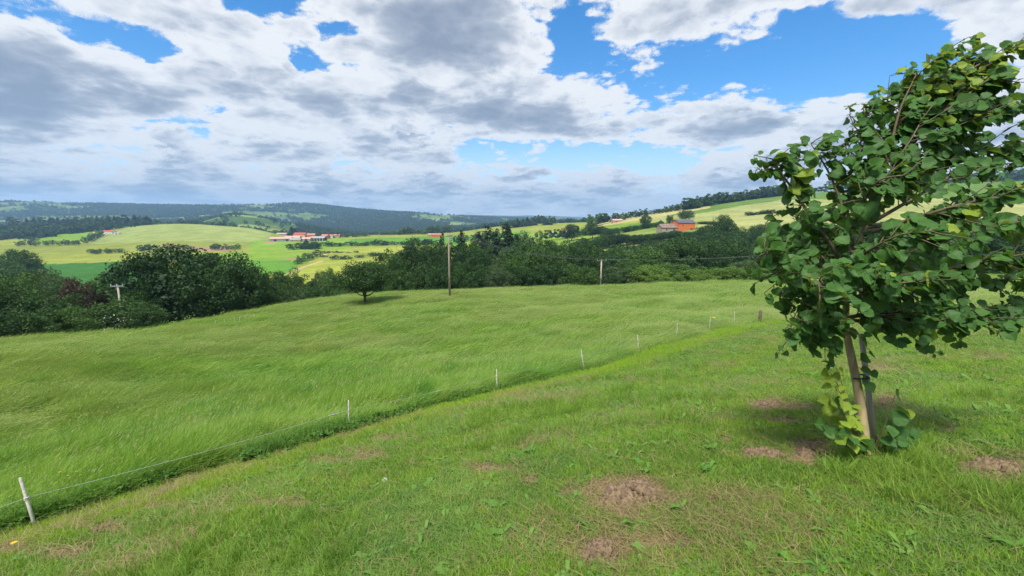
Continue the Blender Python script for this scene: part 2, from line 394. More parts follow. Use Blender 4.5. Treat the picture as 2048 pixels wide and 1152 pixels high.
# land use on the far side of the valley: (outline in photo pixels, min and max distance, base colour)
PALE = (0.235, 0.285, 0.088); YEL = (0.24, 0.275, 0.05); OLIVE = (0.20, 0.235, 0.045); GREEN = (0.095, 0.215, 0.030); DEEP = (0.045, 0.135, 0.026)
BRIGHT = (0.16, 0.27, 0.034); STRAW = (0.36, 0.31, 0.135); EARTH = (0.28, 0.19, 0.115); WOODF = (0.030, 0.065, 0.026); SCRUB = (0.13, 0.18, 0.05); ROADC = (0.30, 0.29, 0.28)
LAND = [
    ([(-800, 585), (-800, 430), (2900, 430), (2900, 600)], 200, 1300, OLIVE),
    ([(-300, 462), (88, 459), (50, 489), (-300, 496)], 500, 1300, YEL),
    ([(58, 489), (105, 466), (185, 455), (232, 456), (165, 484)], 400, 1300, BRIGHT),
    ([(172, 487), (268, 451), (330, 445), (430, 445), (550, 461), (535, 482), (480, 486), (350, 481), (200, 488)], 500, 1300, PALE),
    ([(55, 522), (90, 514), (280, 501), (420, 500), (420, 524), (45, 530)], 350, 1300, YEL),
    ([(-300, 531), (20, 531), (262, 523), (330, 523), (330, 600), (-300, 600)], 200, 1300, DEEP),
    ([(390, 506), (600, 506), (632, 512), (600, 531), (570, 548), (390, 560)], 200, 1300, BRIGHT),
    ([(390, 523), (575, 521), (598, 530), (570, 548), (390, 560)], 200, 1300, GREEN),
    ([(556, 518), (592, 515), (596, 520), (560, 521)], 200, 1300, EARTH),
    ([(500, 482), (560, 478), (700, 476), (700, 500), (500, 506)], 500, 1300, BRIGHT),
    ([(528, 482), (552, 483), (550, 488), (526, 487)], 500, 1300, EARTH),
    ([(320, 490), (350, 488), (380, 492), (465, 495), (462, 503), (400, 502), (330, 497)], 350, 1300, EARTH),
    ([(572, 548), (640, 523), (810, 511), (880, 508), (960, 520), (900, 600), (570, 600)], 200, 1300, YEL),
    ([(640, 508), (700, 500), (860, 496), (870, 507), (800, 512), (650, 521)], 200, 1300, OLIVE),
    ([(650, 500), (800, 493), (890, 488), (960, 488), (960, 500), (820, 500), (660, 508)], 300, 1300, YEL),
    ([(560, 552), (572, 548), (600, 535), (640, 521), (646, 522), (606, 536), (580, 551), (566, 556)], 200, 1300, STRAW),
    ([(640, 512), (648, 508), (655, 503), (660, 504), (652, 510), (643, 514)], 200, 1300, STRAW),
    ([(808, 506), (818, 496), (826, 492), (832, 492), (828, 500), (822, 508)], 250, 1300, ROADC),
    ([(700, 478), (960, 470), (1060, 462), (1060, 490), (700, 490)], 500, 1300, GREEN),
    ([(960, 490), (1000, 480), (1200, 452), (1340, 440), (1340, 470), (1180, 492)], 250, 1300, (0.15, 0.225, 0.04)),
    ([(930, 485), (962, 478), (962, 518), (920, 520)], 200, 1300, YEL),
    ([(1060, 478), (1110, 470), (1120, 478), (1066, 486)], 300, 1300, BRIGHT),
    ([(1180, 488), (1215, 478), (1330, 474), (1330, 494), (1190, 494)], 150, 1300, (0.185, 0.215, 0.055)),
    ([(1190, 462), (1320, 438), (1330, 452), (1200, 476)], 200, 1300, (0.10, 0.19, 0.03)),
    ([(1200, 470), (1450, 445), (1470, 470), (1215, 482)], 180, 1300, (0.165, 0.215, 0.055)),
    ([(1390, 455), (1420, 430), (1560, 400), (2900, 385), (2900, 470), (1560, 470), (1450, 450)], 180, 1300, (0.255, 0.275, 0.105)),
    ([(1290, 436), (1390, 428), (1480, 412), (1560, 402), (1560, 410), (1480, 424), (1395, 442), (1300, 446)], 200, 1300, (0.235, 0.265, 0.10)),
    ([(1180, 450), (1420, 408), (1420, 416), (1190, 455)], 300, 1300, (0.34, 0.31, 0.13)),
]
def land_color(X, Y, Z):
    px, py = project(X, Y, Z)
    px = px + 7 * fbm(X / 30.0, Y / 30.0, 3); py = py + 2.4 * fbm(X / 24.0 + 7, Y / 24.0, 3)
    n = len(X); C = np.tile(np.array((0.10, 0.17, 0.035)), (n, 1))
    for P, y0, y1, c in LAND:
        m = (Y > y0) & (Y < y1) & in_poly(px, py, P); C[m] = c
    # hills beyond: woods with clearings, following the ground
    hill = Y >= 1300
    f1 = fbm(X / 520.0 + 3, Y / 420.0, 4, 0.6); f2 = fbm(X / 190.0, Y / 150.0 + 40, 3, 0.6); f3 = vnoise(X / 160.0 + 9, Y / 240.0)
    wood = (f1 + 0.5 * f2) > -0.02
    fld = np.where(f3[:, None] > 0.62, np.array((0.19, 0.23, 0.075)), np.where(f3[:, None] > 0.35, np.array((0.085, 0.15, 0.04)), np.array((0.13, 0.19, 0.05))))
    hc = np.where(wood[:, None], np.array(WOODF), fld)
    C[hill] = hc[hill]
    hump = (Y > 1300) & (Y < 2000) & in_poly(px, py, [(400, 445), (440, 428), (520, 424), (585, 440), (600, 462), (420, 462)])
    C[hump] = np.where((f2[hump] > 0.05)[:, None], np.array((0.06, 0.11, 0.03)), np.array(SCRUB) * (0.9 + 0.6 * (f3[hump] > 0.5))[:, None])
    dark = (Y > 1500) & in_poly(px, py, [(590, 444), (660, 432), (780, 428), (850, 440), (900, 446), (880, 470), (600, 470)])
    C[dark] = WOODF
    ridge = Y > 5600
    C[ridge] = (0.05, 0.09, 0.05)
    return C

# polar sheet round the viewer, from under the feet to the far ridges
azv = np.concatenate([np.linspace(-180, -66, 20)[:-1], np.linspace(-66, 66, 980), np.linspace(66, 180, 20)[1:-1]])
azr = np.radians(azv); NA = len(azr)
def ring_band(name, rs, material, center=False):
    R, A = np.meshgrid(rs, azr, indexing='ij')
    X = (R * np.sin(A)).ravel(); Y = (R * np.cos(A)).ravel(); Z = H(X, Y)
    nr = len(rs)
    i, j = np.meshgrid(np.arange(nr - 1), np.arange(NA), indexing='ij')
    a = i * NA + j; b = i * NA + (j + 1) % NA; c = (i + 1) * NA + (j + 1) % NA; d = (i + 1) * NA + j
    faces = np.stack([a.ravel(), d.ravel(), c.ravel(), b.ravel()], 1)
    V = np.stack([X, Y, Z], 1)
    me = mesh_np(name, V, faces, True)
    at_ = me.color_attributes.new('land', 'FLOAT_COLOR', 'POINT')
    return me, X, Y, Z, at_

# ------------------------------------------------------------------ ground materials and meshes
def mat_land(name, near):
    m, nt, out = mat(name)
    at_ = nt.nodes.new('ShaderNodeVertexColor'); at_.layer_name = 'land'
    geo = nt.nodes.new('ShaderNodeNewGeometry')
    p = geo.outputs['Position']
    if near:
        n1 = noise(p, 9.0, 5, 0.65); n2 = noise(p, 55.0, 3, 0.6)
        k = smooth(n1 * 0.6 + n2 * 0.4, 0.3, 0.72)
    else:
        n1 = noise(p, 0.035, 5, 0.62); n2 = noise(p, 0.4, 3, 0.6)
        k = smooth(n1 * 0.6 + n2 * 0.4, 0.3, 0.7)
    c = mixc(k, (0.72, 0.75, 0.72), (1.28, 1.22, 1.2))
    base = mixc(1.0, at_.outputs['Color'], c, 'MULTIPLY')
    b = nt.nodes.new('ShaderNodeBsdfDiffuse'); nt.links.new(base, b.inputs['Color']); b.inputs['Roughness'].default_value = 0.6
    bump = nt.nodes.new('ShaderNodeBump'); bump.inputs['Strength'].default_value = 0.6
    bump.inputs['Distance'].default_value = 0.03 if near else 1.5
    nt.links.new((n1 * 0.5 + n2).s, bump.inputs['Height']); nt.links.new(bump.outputs[0], b.inputs['Normal'])
    nt.links.new(b.outputs[0], out.inputs['Surface'])
    return m
M_near = mat_land('ground_near', True)
M_far = mat_land('ground_far', False)

# bare, trampled spots in the mown strip: photo x, y, half width, half height
BARE = [(1255, 990, 86, 34), (1200, 1105, 58, 30), (1538, 811, 46, 13), (1605, 818, 40, 9), (1565, 847, 34, 7), (1520, 910, 52, 11), (1625, 908, 50, 17), (1455, 882, 26, 6),
        (1775, 805, 36, 13), (1920, 905, 46, 14), (2010, 940, 70, 24), (1900, 860, 36, 8), (738, 912, 36, 9), (1135, 808, 26, 6), (1065, 964, 24, 10), (1140, 985, 36, 12), (1640, 890, 40, 9),
        (200, 1060, 70, 14), (90, 1110, 90, 16), (770, 880, 40, 5), (330, 1015, 60, 7), (1990, 715, 46, 5), (1720, 740, 60, 8), (560, 1010, 60, 8), (660, 925, 40, 6), (1000, 940, 50, 8), (1340, 1085, 60, 14)]
def bare_mask(X, Y, Z):
    px, py = project(X, Y, Z)
    w = fbm(X * 3.1, Y * 3.1, 4, 0.65) * 1.7
    b = np.zeros(np.shape(X))
    for bx_, by_, bw, bh in BARE:
        d = np.hypot((px - bx_) / (bw * 1.2), (py - by_) / (bh * 1.25)) + w
        b = np.maximum(b, sstep(1.15, 0.62, d))
    return b * (Y > 0.8) * (Y < 20)
def is_meadow(x, y):
    d = fence_dist(x, y); al = fence_along(x, y)
    edge = np.interp(al, [-4, 1.5, 4.5, 8], [0.6, 0.6, 0.1, 0.1]) + 0.2 * (vnoise(al * 0.9, 3.3) - 0.5) * 2
    past = al > 39.5
    return np.where(past, y > 33.0 + 0.4 * (vnoise(x * .7, 7.) - .5), d > edge)

rs1 = np.concatenate([[0.25], np.exp(np.linspace(math.log(0.5), math.log(78), 190))])
me, X, Y, Z, a_ = ring_band('meadow_ground', rs1, M_near)
md = is_meadow(X, Y)
C = np.where(md[:, None], np.array((0.085, 0.135, 0.032)), np.array((0.055, 0.065, 0.026)))
bm_ = bare_mask(X, Y, Z)[:, None]
C = C * (1 - bm_) + np.array((0.19, 0.135, 0.08)) * bm_
beyond = sstep(1.0, 1.1, np.hypot(X, Y) * np.cos(np.clip(np.arctan2(X, Y), -1.02, 1.02)) / brow_Y(np.tan(np.clip(np.arctan2(X, Y), -1.02, 1.02))))[:, None]
C = C * (1 - beyond) + np.array((0.07, 0.10, 0.03)) * beyond
a_.data.foreach_set('color', np.concatenate([C, np.ones((len(C), 1))], 1).astype(np.float32).ravel())
tag(obj('meadow_ground', me, None, [M_near]), kind='structure')
rs2 = np.exp(np.linspace(math.log(78), math.log(1300), 230))
me, X, Y, Z, a_ = ring_band('farmland', rs2, M_far)
C = land_color(X, Y, Z)
a_.data.foreach_set('color', np.concatenate([C, np.ones((len(C), 1))], 1).astype(np.float32).ravel())
tag(obj('farmland', me, None, [M_far]), kind='structure')
rs3 = np.exp(np.linspace(math.log(1300), math.log(9300), 140))
me, X, Y, Z, a_ = ring_band('hills', rs3, M_far)
C = land_color(X, np.maximum(Y, 1301), Z)
a_.data.foreach_set('color', np.concatenate([C, np.ones((len(C), 1))], 1).astype(np.float32).ravel())
tag(obj('hills', me, None, [M_far]), kind='structure')

# ------------------------------------------------------------------ foliage materials
def mat_leafy(name, c1, c2, trans=0.3, rough=0.6, world_scale=None, patch=None, spec=0.25):
    """two-tone leaf material: random per object and, if asked, drifting over the ground in patches"""
    m, nt, out = mat(name)
    oi = nt.nodes.new('ShaderNodeObjectInfo')
    r = N(oi.outputs['Random'])
    geo = nt.nodes.new('ShaderNodeNewGeometry')
    k = r
    if world_scale:
        k = (smooth(noise(geo.outputs['Position'], world_scale, 4, 0.6), 0.33, 0.67) * 0.5 + r * 0.5)
    c = mixc(k.clamp(), c1, c2)
    if patch:
        k2 = smooth(noise(geo.outputs['Position'], patch[0], 3, 0.6), patch[2], patch[2] + 0.14)
        c = mixc(k2, c, patch[1])
    b = nt.nodes.new('ShaderNodeBsdfPrincipled'); nt.links.new(c, b.inputs['Base Color'])
    b.inputs['Roughness'].default_value = rough; b.inputs['Specular IOR Level'].default_value = spec
    t = nt.nodes.new('ShaderNodeBsdfTranslucent')
    tcl = mixc(1.0, c, (1.25, 1.25, 0.7), 'MULTIPLY'); nt.links.new(tcl, t.inputs['Color'])
    mx = nt.nodes.new('ShaderNodeMixShader'); mx.inputs[0].default_value = trans
    nt.links.new(b.outputs[0], mx.inputs[1]); nt.links.new(t.outputs[0], mx.inputs[2]); nt.links.new(mx.outputs[0], out.inputs['Surface'])
    return m
def mat_plain(name, c1, c2=None, scale=8.0, rough=0.8, stretch=(1, 1, 1), bump=0.0, spec=0.3):
    m, nt, out = mat(name)
    tcn = nt.nodes.new('ShaderNodeTexCoord')
    mp = nt.nodes.new('ShaderNodeMapping'); mp.inputs['Scale'].default_value = stretch
    nt.links.new(tcn.outputs['Object'], mp.inputs['Vector'])
    b = nt.nodes.new('ShaderNodeBsdfPrincipled'); b.inputs['Roughness'].default_value = rough; b.inputs['Specular IOR Level'].default_value = spec
    n1 = noise(mp.outputs[0], scale, 5, 0.62)
    nt.links.new(mixc(smooth(n1, 0.32, 0.68), c1, c2 or tuple(v * 0.7 for v in c1)), b.inputs['Base Color'])
    if bump:
        bp = nt.nodes.new('ShaderNodeBump'); bp.inputs['Strength'].default_value = 0.7; bp.inputs['Distance'].default_value = bump
        nt.links.new(n1.s, bp.inputs['Height']); nt.links.new(bp.outputs[0], b.inputs['Normal'])
    nt.links.new(b.outputs[0], out.inputs['Surface'])
    return m
M_fresh = mat_leafy('grass_fresh', (0.11, 0.235, 0.028), (0.23, 0.345, 0.052), 0.38, world_scale=0.9)
M_dull = mat_leafy('grass_dull', (0.065, 0.16, 0.03), (0.21, 0.325, 0.062), 0.34, world_scale=1.4)
M_dry = mat_leafy('grass_dry', (0.18, 0.14, 0.065), (0.33, 0.275, 0.12), 0.25)
M_meadow = mat_leafy('grass_meadow', (0.105, 0.265, 0.034), (0.30, 0.425, 0.08), 0.44, world_scale=0.35, patch=(0.55, (0.085, 0.245, 0.032), 0.54))
M_seed = mat_leafy('grass_seed', (0.22, 0.31, 0.09), (0.32, 0.36, 0.13), 0.4)
M_ripe = mat_leafy('grass_ripe', (0.21, 0.315, 0.075), (0.33, 0.39, 0.12), 0.4, world_scale=0.3)
M_strip = mat_leafy('grass_strip', (0.20, 0.385, 0.026), (0.32, 0.46, 0.045), 0.42, world_scale=0.8)
M_weed = mat_leafy('weed_leaf', (0.055, 0.145, 0.022), (0.12, 0.235, 0.035), 0.3, world_scale=1.2)
M_clover = mat_leafy('clover_leaf', (0.085, 0.21, 0.026), (0.15, 0.27, 0.05), 0.3, world_scale=2.0)

# ------------------------------------------------------------------ grass tufts
def blades(n, h0, h1, w, spread, lean, curl, seg, r, flat=0.0, seedhead=0.0):
    V = []; Fc = []; mi = []
    for _ in range(n):
        bx_, by_ = r.normal(0, spread, 2); h = r.uniform(h0, h1)
        a = r.uniform(0, 2 * PI); dl = r.normal(0, 0.25)
        ld = np.array([math.cos(a), math.sin(a)]) * abs(r.normal(0, curl)) * h + np.array(lean) * h * r.uniform(0.6, 1.3)
        wa = r.uniform(0, 2 * PI); wd = np.array([math.cos(wa), math.sin(wa)]) * w * r.uniform(0.7, 1.3)
        o = len(V)
        hz = h * (1 - flat * r.uniform(0.7, 1.0))
        for k in range(seg + 1):
            t = k / seg; bend = t ** 1.7
            x = bx_ + ld[0] * bend; y = by_ + ld[1] * bend
            z = hz * (t - 0.32 * t * t * min(1.0, np.hypot(*ld) / h)) - (0.02 * h if k == 0 else 0)
            ww = 1.0 - 0.9 * t ** 1.5
            if k < seg: V += [(x - wd[0] * ww, y - wd[1] * ww, z), (x + wd[0] * ww, y + wd[1] * ww, z)]
            else: V += [(x, y, z)]
        for k in range(seg - 1):
            Fc.append((o + 2 * k, o + 2 * k + 1, o + 2 * k + 3, o + 2 * k + 2)); mi.append(0)
        Fc.append((o + 2 * seg - 2, o + 2 * seg - 1, o + 2 * seg)); mi.append(0)
        if r.random() < seedhead:      # a loose panicle at the tip
            tip = np.array(V[o + 2 * seg]); pre = (np.array(V[o + 2 * seg - 2]) + np.array(V[o + 2 * seg - 1])) / 2
            d = tip - pre; d /= np.linalg.norm(d); L = r.uniform(0.05, 0.10)
            for sgn in (0, 1):
                an = r.uniform(0, PI); side = np.array([math.cos(an), math.sin(an), 0]) * r.uniform(0.006, 0.012)
                o2 = len(V); V += [tuple(tip - d * L), tuple(tip - d * L * 0.4 + side), tuple(tip + d * 0.02), tuple(tip - d * L * 0.4 - side)]
                Fc.append((o2, o2 + 1, o2 + 2, o2 + 3)); mi.append(1)
    return V, Fc, mi
def weed_rosette(n, L, w, up, r, petiole=0.3):
    V = []; Fc = []
    for _ in range(n):
        a = r.uniform(0, 2 * PI); e = r.uniform(0.15, up); l = L * r.uniform(0.6, 1.15); ww = w * r.uniform(0.8, 1.2)
        d = np.array([math.cos(a) * math.cos(e), math.sin(a) * math.cos(e), math.sin(e)]); s = np.array([-math.sin(a), math.cos(a), 0])
        b0 = np.array([r.normal(0, L * .12), r.normal(0, L * .12), 0.0]) + np.array([0, 0, r.uniform(0, up * L * 0.8)])
        p1 = b0 + d * l * petiole; p2 = b0 + d * l * 0.62; p3 = b0 + d * l + np.array([0, 0, -l * 0.28])
        o = len(V); V += [tuple(b0), tuple(p1 + s * ww * .45), tuple(p1 - s * ww * .45), tuple(p2 + s * ww * .5 + np.array([0, 0, .1 * ww])), tuple(p2 - s * ww * .5 + np.array([0, 0, .1 * ww])), tuple(p3)]
        Fc += [(o, o + 1, o + 2), (o + 1, o + 3, o + 4, o + 2), (o + 3, o + 5, o + 4)]
    return V, Fc, [0] * len(Fc)
def proto(coll, name, data, mats):
    V, Fc, mi = data
    me = mesh_np(name, V, Fc, False, mi)
    for m in mats: me.materials.append(m)
    o = bpy.data.objects.new(name, me); coll.objects.link(o); return o
r_ = np.random.default_rng(5)
WIND = (0.62, 0.12)
c_mead = bpy.data.collections.new('meadow_tufts'); c_lawn = bpy.data.collections.new('lawn_tufts'); c_weed = bpy.data.collections.new('weed_tufts')
for i in range(5): proto(c_mead, 'a%d' % i, blades(44, 0.36, 0.92, 0.0058, 0.11, WIND, 0.36, 4, r_, seedhead=0.04), [M_meadow, M_seed])
for i in range(2): proto(c_mead, 'b%d' % i, blades(60, 0.45, 0.9, 0.008, 0.26, WIND, 0.25, 3, r_, seedhead=0.10), [M_meadow, M_seed])
for i in range(2): proto(c_mead, 'c%d' % i, blades(34, 0.5, 0.85, 0.005, 0.12, (0.8, 0.1), 0.3, 4, r_, seedhead=0.3), [M_ripe, M_seed])
for i in range(2): proto(c_mead, 'd%d' % i, blades(60, 0.45, 0.85, 0.007, 0.24, WIND, 0.25, 3, r_, seedhead=0.35), [M_ripe, M_seed])
for i in range(3): proto(c_lawn, 'a%d' % i, blades(20, 0.02, 0.06, 0.0033, 0.032, (0.12, 0), 0.7, 3, r_), [M_fresh])        # 0-2 short fresh
for i in range(3): proto(c_lawn, 'b%d' % i, blades(18, 0.05, 0.14, 0.0034, 0.05, (0.35, 0.3), 0.95, 3, r_, flat=0.74), [M_dull])  # 3-5 lying cut grass
for i in range(2): proto(c_lawn, 'c%d' % i, blades(18, 0.05, 0.15, 0.0022, 0.05, (0.3, 0.3), 1.0, 3, r_, flat=0.8), [M_dry])     # 6-7 dry straw
for i in range(2): proto(c_lawn, 'd%d' % i, blades(22, 0.08, 0.19, 0.0032, 0.035, (0.25, 0), 0.55, 4, r_), [M_fresh])          # 8-9 longer tussock
for i in range(2): proto(c_lawn, 'e%d' % i, weed_rosette(16, 0.034, 0.017, 0.9, r_), [M_clover])                                # 10-11 clover
for i in range(1): proto(c_lawn, 'f%d' % i, weed_rosette(8, 0.11, 0.03, 0.5, r_, 0.25), [M_clover])
for i in range(2): proto(c_lawn, 'g%d' % i, blades(26, 0.03, 0.09, 0.0030, 0.035, (0.12, 0), 0.5, 3, r_), [M_strip])   # 13-14 bright band                           # 12 dandelion, plantain
for i in range(3): proto(c_weed, 'a%d' % i, weed_rosette(34, 0.17, 0.075, 1.5, r_, 0.45), [M_weed])
for i in range(2): proto(c_weed, 'b%d' % i, blades(40, 0.25, 0.55, 0.005, 0.10, (0.35, -0.2), 0.45, 4, r_), [M_weed])

def scatter(name, coll, P, rot, scl, idx):
    me = bpy.data.meshes.new(name); n = len(P)
    me.vertices.add(n); me.vertices.foreach_set('co', np.asarray(P, np.float32).ravel())
    for nm, ty, arr, key in (('rot', 'FLOAT_VECTOR', rot, 'vector'), ('scl', 'FLOAT_VECTOR', scl, 'vector'), ('idx', 'INT', idx, 'value')):
        a = me.attributes.new(nm, ty, 'POINT')
        a.data.foreach_set(key, np.asarray(arr, np.int32 if ty == 'INT' else np.float32).ravel())
    o = bpy.data.objects.new(name, me); col.objects.link(o)
    g = bpy.data.node_groups.new(name, 'GeometryNodeTree')
    g.interface.new_socket('Geometry', in_out='INPUT', socket_type='NodeSocketGeometry')
    g.interface.new_socket('Geometry', in_out='OUTPUT', socket_type='NodeSocketGeometry')
    gi = g.nodes.new('NodeGroupInput'); go = g.nodes.new('NodeGroupOutput')
    ip = g.nodes.new('GeometryNodeInstanceOnPoints'); ci = g.nodes.new('GeometryNodeCollectionInfo')
    ci.inputs['Collection'].default_value = coll; ci.inputs['Separate Children'].default_value = True; ci.inputs['Reset Children'].default_value = True
    def na(nm, ty):
        x = g.nodes.new('GeometryNodeInputNamedAttribute'); x.data_type = ty; x.inputs['Name'].default_value = nm; return x.outputs['Attribute']
    g.links.new(gi.outputs[0], ip.inputs['Points']); g.links.new(ci.outputs[0], ip.inputs['Instance'])
    ip.inputs['Pick Instance'].default_value = True
    g.links.new(na('idx', 'INT'), ip.inputs['Instance Index']); g.links.new(na('rot', 'FLOAT_VECTOR'), ip.inputs['Rotation']); g.links.new(na('scl', 'FLOAT_VECTOR'), ip.inputs['Scale'])
    g.links.new(ip.outputs[0], go.inputs[0])
    md_ = o.modifiers.new('scatter', 'NODES'); md_.node_group = g
    return o
AZM = 1.0
def polar_points(r0, r1, n, power):
    """points with areal density falling as r^-power"""
    u = rng.random(n); e = 2 - power
    r = (r0 ** e + u * (r1 ** e - r0 ** e)) ** (1 / e) if abs(e) > 1e-6 else r0 * (r1 / r0) ** u
    a = rng.uniform(-AZM, AZM, n)
    return r * np.sin(a), r * np.cos(a), r

# mown strip
x, y, r = polar_points(1.15, 45, 170000, 1.55)
keep = ~is_meadow(x, y) & (np.hypot(x - YOUNG.x, y - YOUNG.y) > 0.05)
x, y, r = x[keep], y[keep], r[keep]; z = H(x, y)
bare = bare_mask(x, y, z); n = len(x); u = rng.random(n)
d = -fence_dist(x, y); al = fence_along(x, y)
wob = d + 1.2 * fbm(al * 0.12, d * 0.2 + 9, 3)
row = 0.5 + 0.5 * np.sin(wob * 2.3) + 1.5 * fbm(al * 0.22 + 3, wob * 0.9, 3)          # windrows of cut grass along the fence
strip = sstep(2.4, 0.7, wob)                                                           # fresh green band by the fence
pat = fbm(x * 0.55 + 31, y * 0.55, 3); pat2 = fbm(x * 1.7, y * 1.7 + 8, 3)
idx = rng.integers(0, 3, n)
lying = (u < np.clip(row * 0.6 - 0.05, 0.05, 0.6)) & (strip < rng.random(n) * 0.9)
idx[lying] = rng.integers(3, 6, lying.sum())
v = rng.random(n)
cl_ = (pat2 > 0.12) & (v < 0.3); idx[cl_] = 10 + rng.integers(0, 2, cl_.sum())
ro = v > 0.993; idx[ro] = 12
tus = (pat > 0.13) & (rng.random(n) < 0.10) & (r < 14); idx[tus] = 8 + rng.integers(0, 2, tus.sum())
near_tree = np.hypot(x - YOUNG.x - 0.25, y - YOUNG.y + 0.25) < 0.75 + 0.4 * pat2
tt = near_tree & (rng.random(n) < 0.3); idx[tt] = 8 + rng.integers(0, 2, tt.sum())
dryp = np.clip(0.07 + 0.36 * sstep(0.06, 0.24, fbm(x * 0.9 + 70, y * 0.9, 3)) + 0.5 * sstep(1.2, 0.2, np.abs(d - 0.6)) * (al < 6) * 0.8 + bare * 0.8, 0, 0.95)
br = rng.random(n) < strip * 0.97; idx[br] = 13 + rng.integers(0, 2, br.sum())
fr = (rng.random(n) < 0.10) & (pat2 > -0.02); idx[fr] = 13 + rng.integers(0, 2, fr.sum())
dr = rng.random(n) < dryp; idx[dr] = 6 + rng.integers(0, 2, dr.sum())
keep = rng.random(n) > bare * 0.72
big = np.clip((r / 4.0) ** 0.62, 0.85, 3.4)
hgt = np.clip((r / 5.0) ** 0.2, 0.85, 1.2) * rng.uniform(0.75, 1.25, n) * (1 - 0.45 * bare)
rotz = np.where((idx >= 3) & (idx <= 5), rng.normal(0, 1.3, n) + 7 * fbm(x * 1.6 + 5, y * 1.6, 2), rng.uniform(-PI, PI, n))
rot = np.stack([rng.normal(0, 0.08, n), rng.normal(0, 0.08, n), rotz], 1); scl = np.stack([big, big, hgt * np.minimum(big, 1.4)], 1)
P = np.stack([x, y, z - 0.004], 1)
tag(scatter('lawn_grass', c_lawn, P[keep], rot[keep], scl[keep], idx[keep]), 'short mown lawn grass with clover, cut hay and straw', 'grass', kind='stuff')

# tall meadow
x, y, r = polar_points(5.5, 84, 125000, 1.0)
Yb = brow_Y(np.clip(x / np.maximum(y, 0.1), -1.6, 1.6))
keep = is_meadow(x, y) & (y < Yb * 1.06 + 1)
x, y, r = x[keep], y[keep], r[keep]; n = len(x); z = H(x, y)
idx = rng.integers(0, 5, n)
far_ = rng.random(n) < sstep(14, 34, r); idx[far_] = 5 + rng.integers(0, 2, far_.sum())
pat = fbm(x * 0.10, y * 0.16 + 5, 3); see = rng.random(n) < np.clip(0.06 + 1.3 * pat + 0.62 * sstep(16, 48, r), 0.02, 0.85); idx[see] = np.where(r[see] > 20, 9, 7) + rng.integers(0, 2, see.sum())
hv = 0.95 + 1.2 * fbm(x * 0.45, y * 0.6, 3) + 0.7 * fbm(x * 1.5 + 40, y * 1.5, 2) + rng.normal(0, 0.08, n)
lowf = np.interp(fence_along(x, y), [0, 9, 15], [.85, .75, .5]); hv = hv * (lowf + (1 - lowf) * sstep(0.1, 1.9, fence_dist(x, y)))
big = np.clip((r / 12.0) ** 0.45, 0.85, 1.9)
rotz = rng.normal(0, 0.45, n) + 1.1 * fbm(x * 0.12 + 50, y * 0.12, 2) + 1.2 * fbm(x * 0.8, y * 0.8 + 20, 2)
tilt = np.clip(0.15 + 0.85 * fbm(x * 0.22 + 9, y * 0.3, 3), -0.15, 0.55)
rot = np.stack([rng.normal(0, 0.08, n), tilt + rng.normal(0, 0.06, n), rotz], 1)
tag(scatter('meadow_grass', c_mead, np.stack([x, y, z - 0.01], 1), rot, np.stack([big, big, np.clip(hv, 0.5, 1.4)], 1), idx), 'tall windblown hay meadow grass beyond the wire fence', 'grass', kind='stuff')

# weeds along the fence foot
n = 8500
al = rng.uniform(-1.5, 42, n) ** 1.0; dd = rng.normal(0.12, 0.26, n); dd = np.where(al < 2.5, np.abs(dd) + 0.3, dd)
dens = 0.25 + 1.2 * sstep(-0.1, 0.25, fbm(al * 0.5, dd * 0 + 2.2, 3))
k_ = rng.random(n) < dens
al, dd = al[k_], dd[k_]; n = len(al)
x = FA.x + fdir.x * al + fnor.x * dd; y = FA.y + fdir.y * al + fnor.y * dd; z = H(x, y)
tag(scatter('fence_weeds', c_weed, np.stack([x, y, z - 0.01], 1), np.stack([rng.normal(0, .1, n), rng.normal(0, .1, n), rng.uniform(-PI, PI, n)], 1),
        np.repeat((rng.uniform(0.4, 0.95, n) * np.interp(al, [0, 6, 14], [1.15, 1.1, .6]))[:, None], 3, 1), rng.integers(0, 5, n)), 'dark leafy weeds along the foot of the wire fence', 'weeds', kind='stuff')

# ------------------------------------------------------------------ trees: shared trunks and crowns
M_bark = mat_plain('bark', (0.10, 0.075, 0.055), (0.055, 0.045, 0.035), 14, 0.9, (1, 1, 0.25), 0.02)
M_oak = mat_leafy('leaf_dark', (0.018, 0.052, 0.012), (0.040, 0.088, 0.018), 0.25)
M_mid = mat_leafy('leaf_mid', (0.032, 0.080, 0.015), (0.065, 0.13, 0.025), 0.3)
M_light = mat_leafy('leaf_light', (0.085, 0.165, 0.024), (0.13, 0.215, 0.036), 0.35)
M_grey = mat_leafy('leaf_grey', (0.055, 0.10, 0.035), (0.085, 0.135, 0.05), 0.3)
M_fir = mat_leafy('leaf_fir', (0.014, 0.040, 0.016), (0.028, 0.060, 0.022), 0.12)
M_pine = mat_leafy('leaf_pine', (0.028, 0.060, 0.022), (0.045, 0.085, 0.028), 0.15)
M_copper = mat_leafy('leaf_copper', (0.050, 0.036, 0.024), (0.070, 0.050, 0.030), 0.25)
M_bloom = mat_plain('blossom', (0.75, 0.74, 0.66), (0.6, 0.62, 0.5), 4)

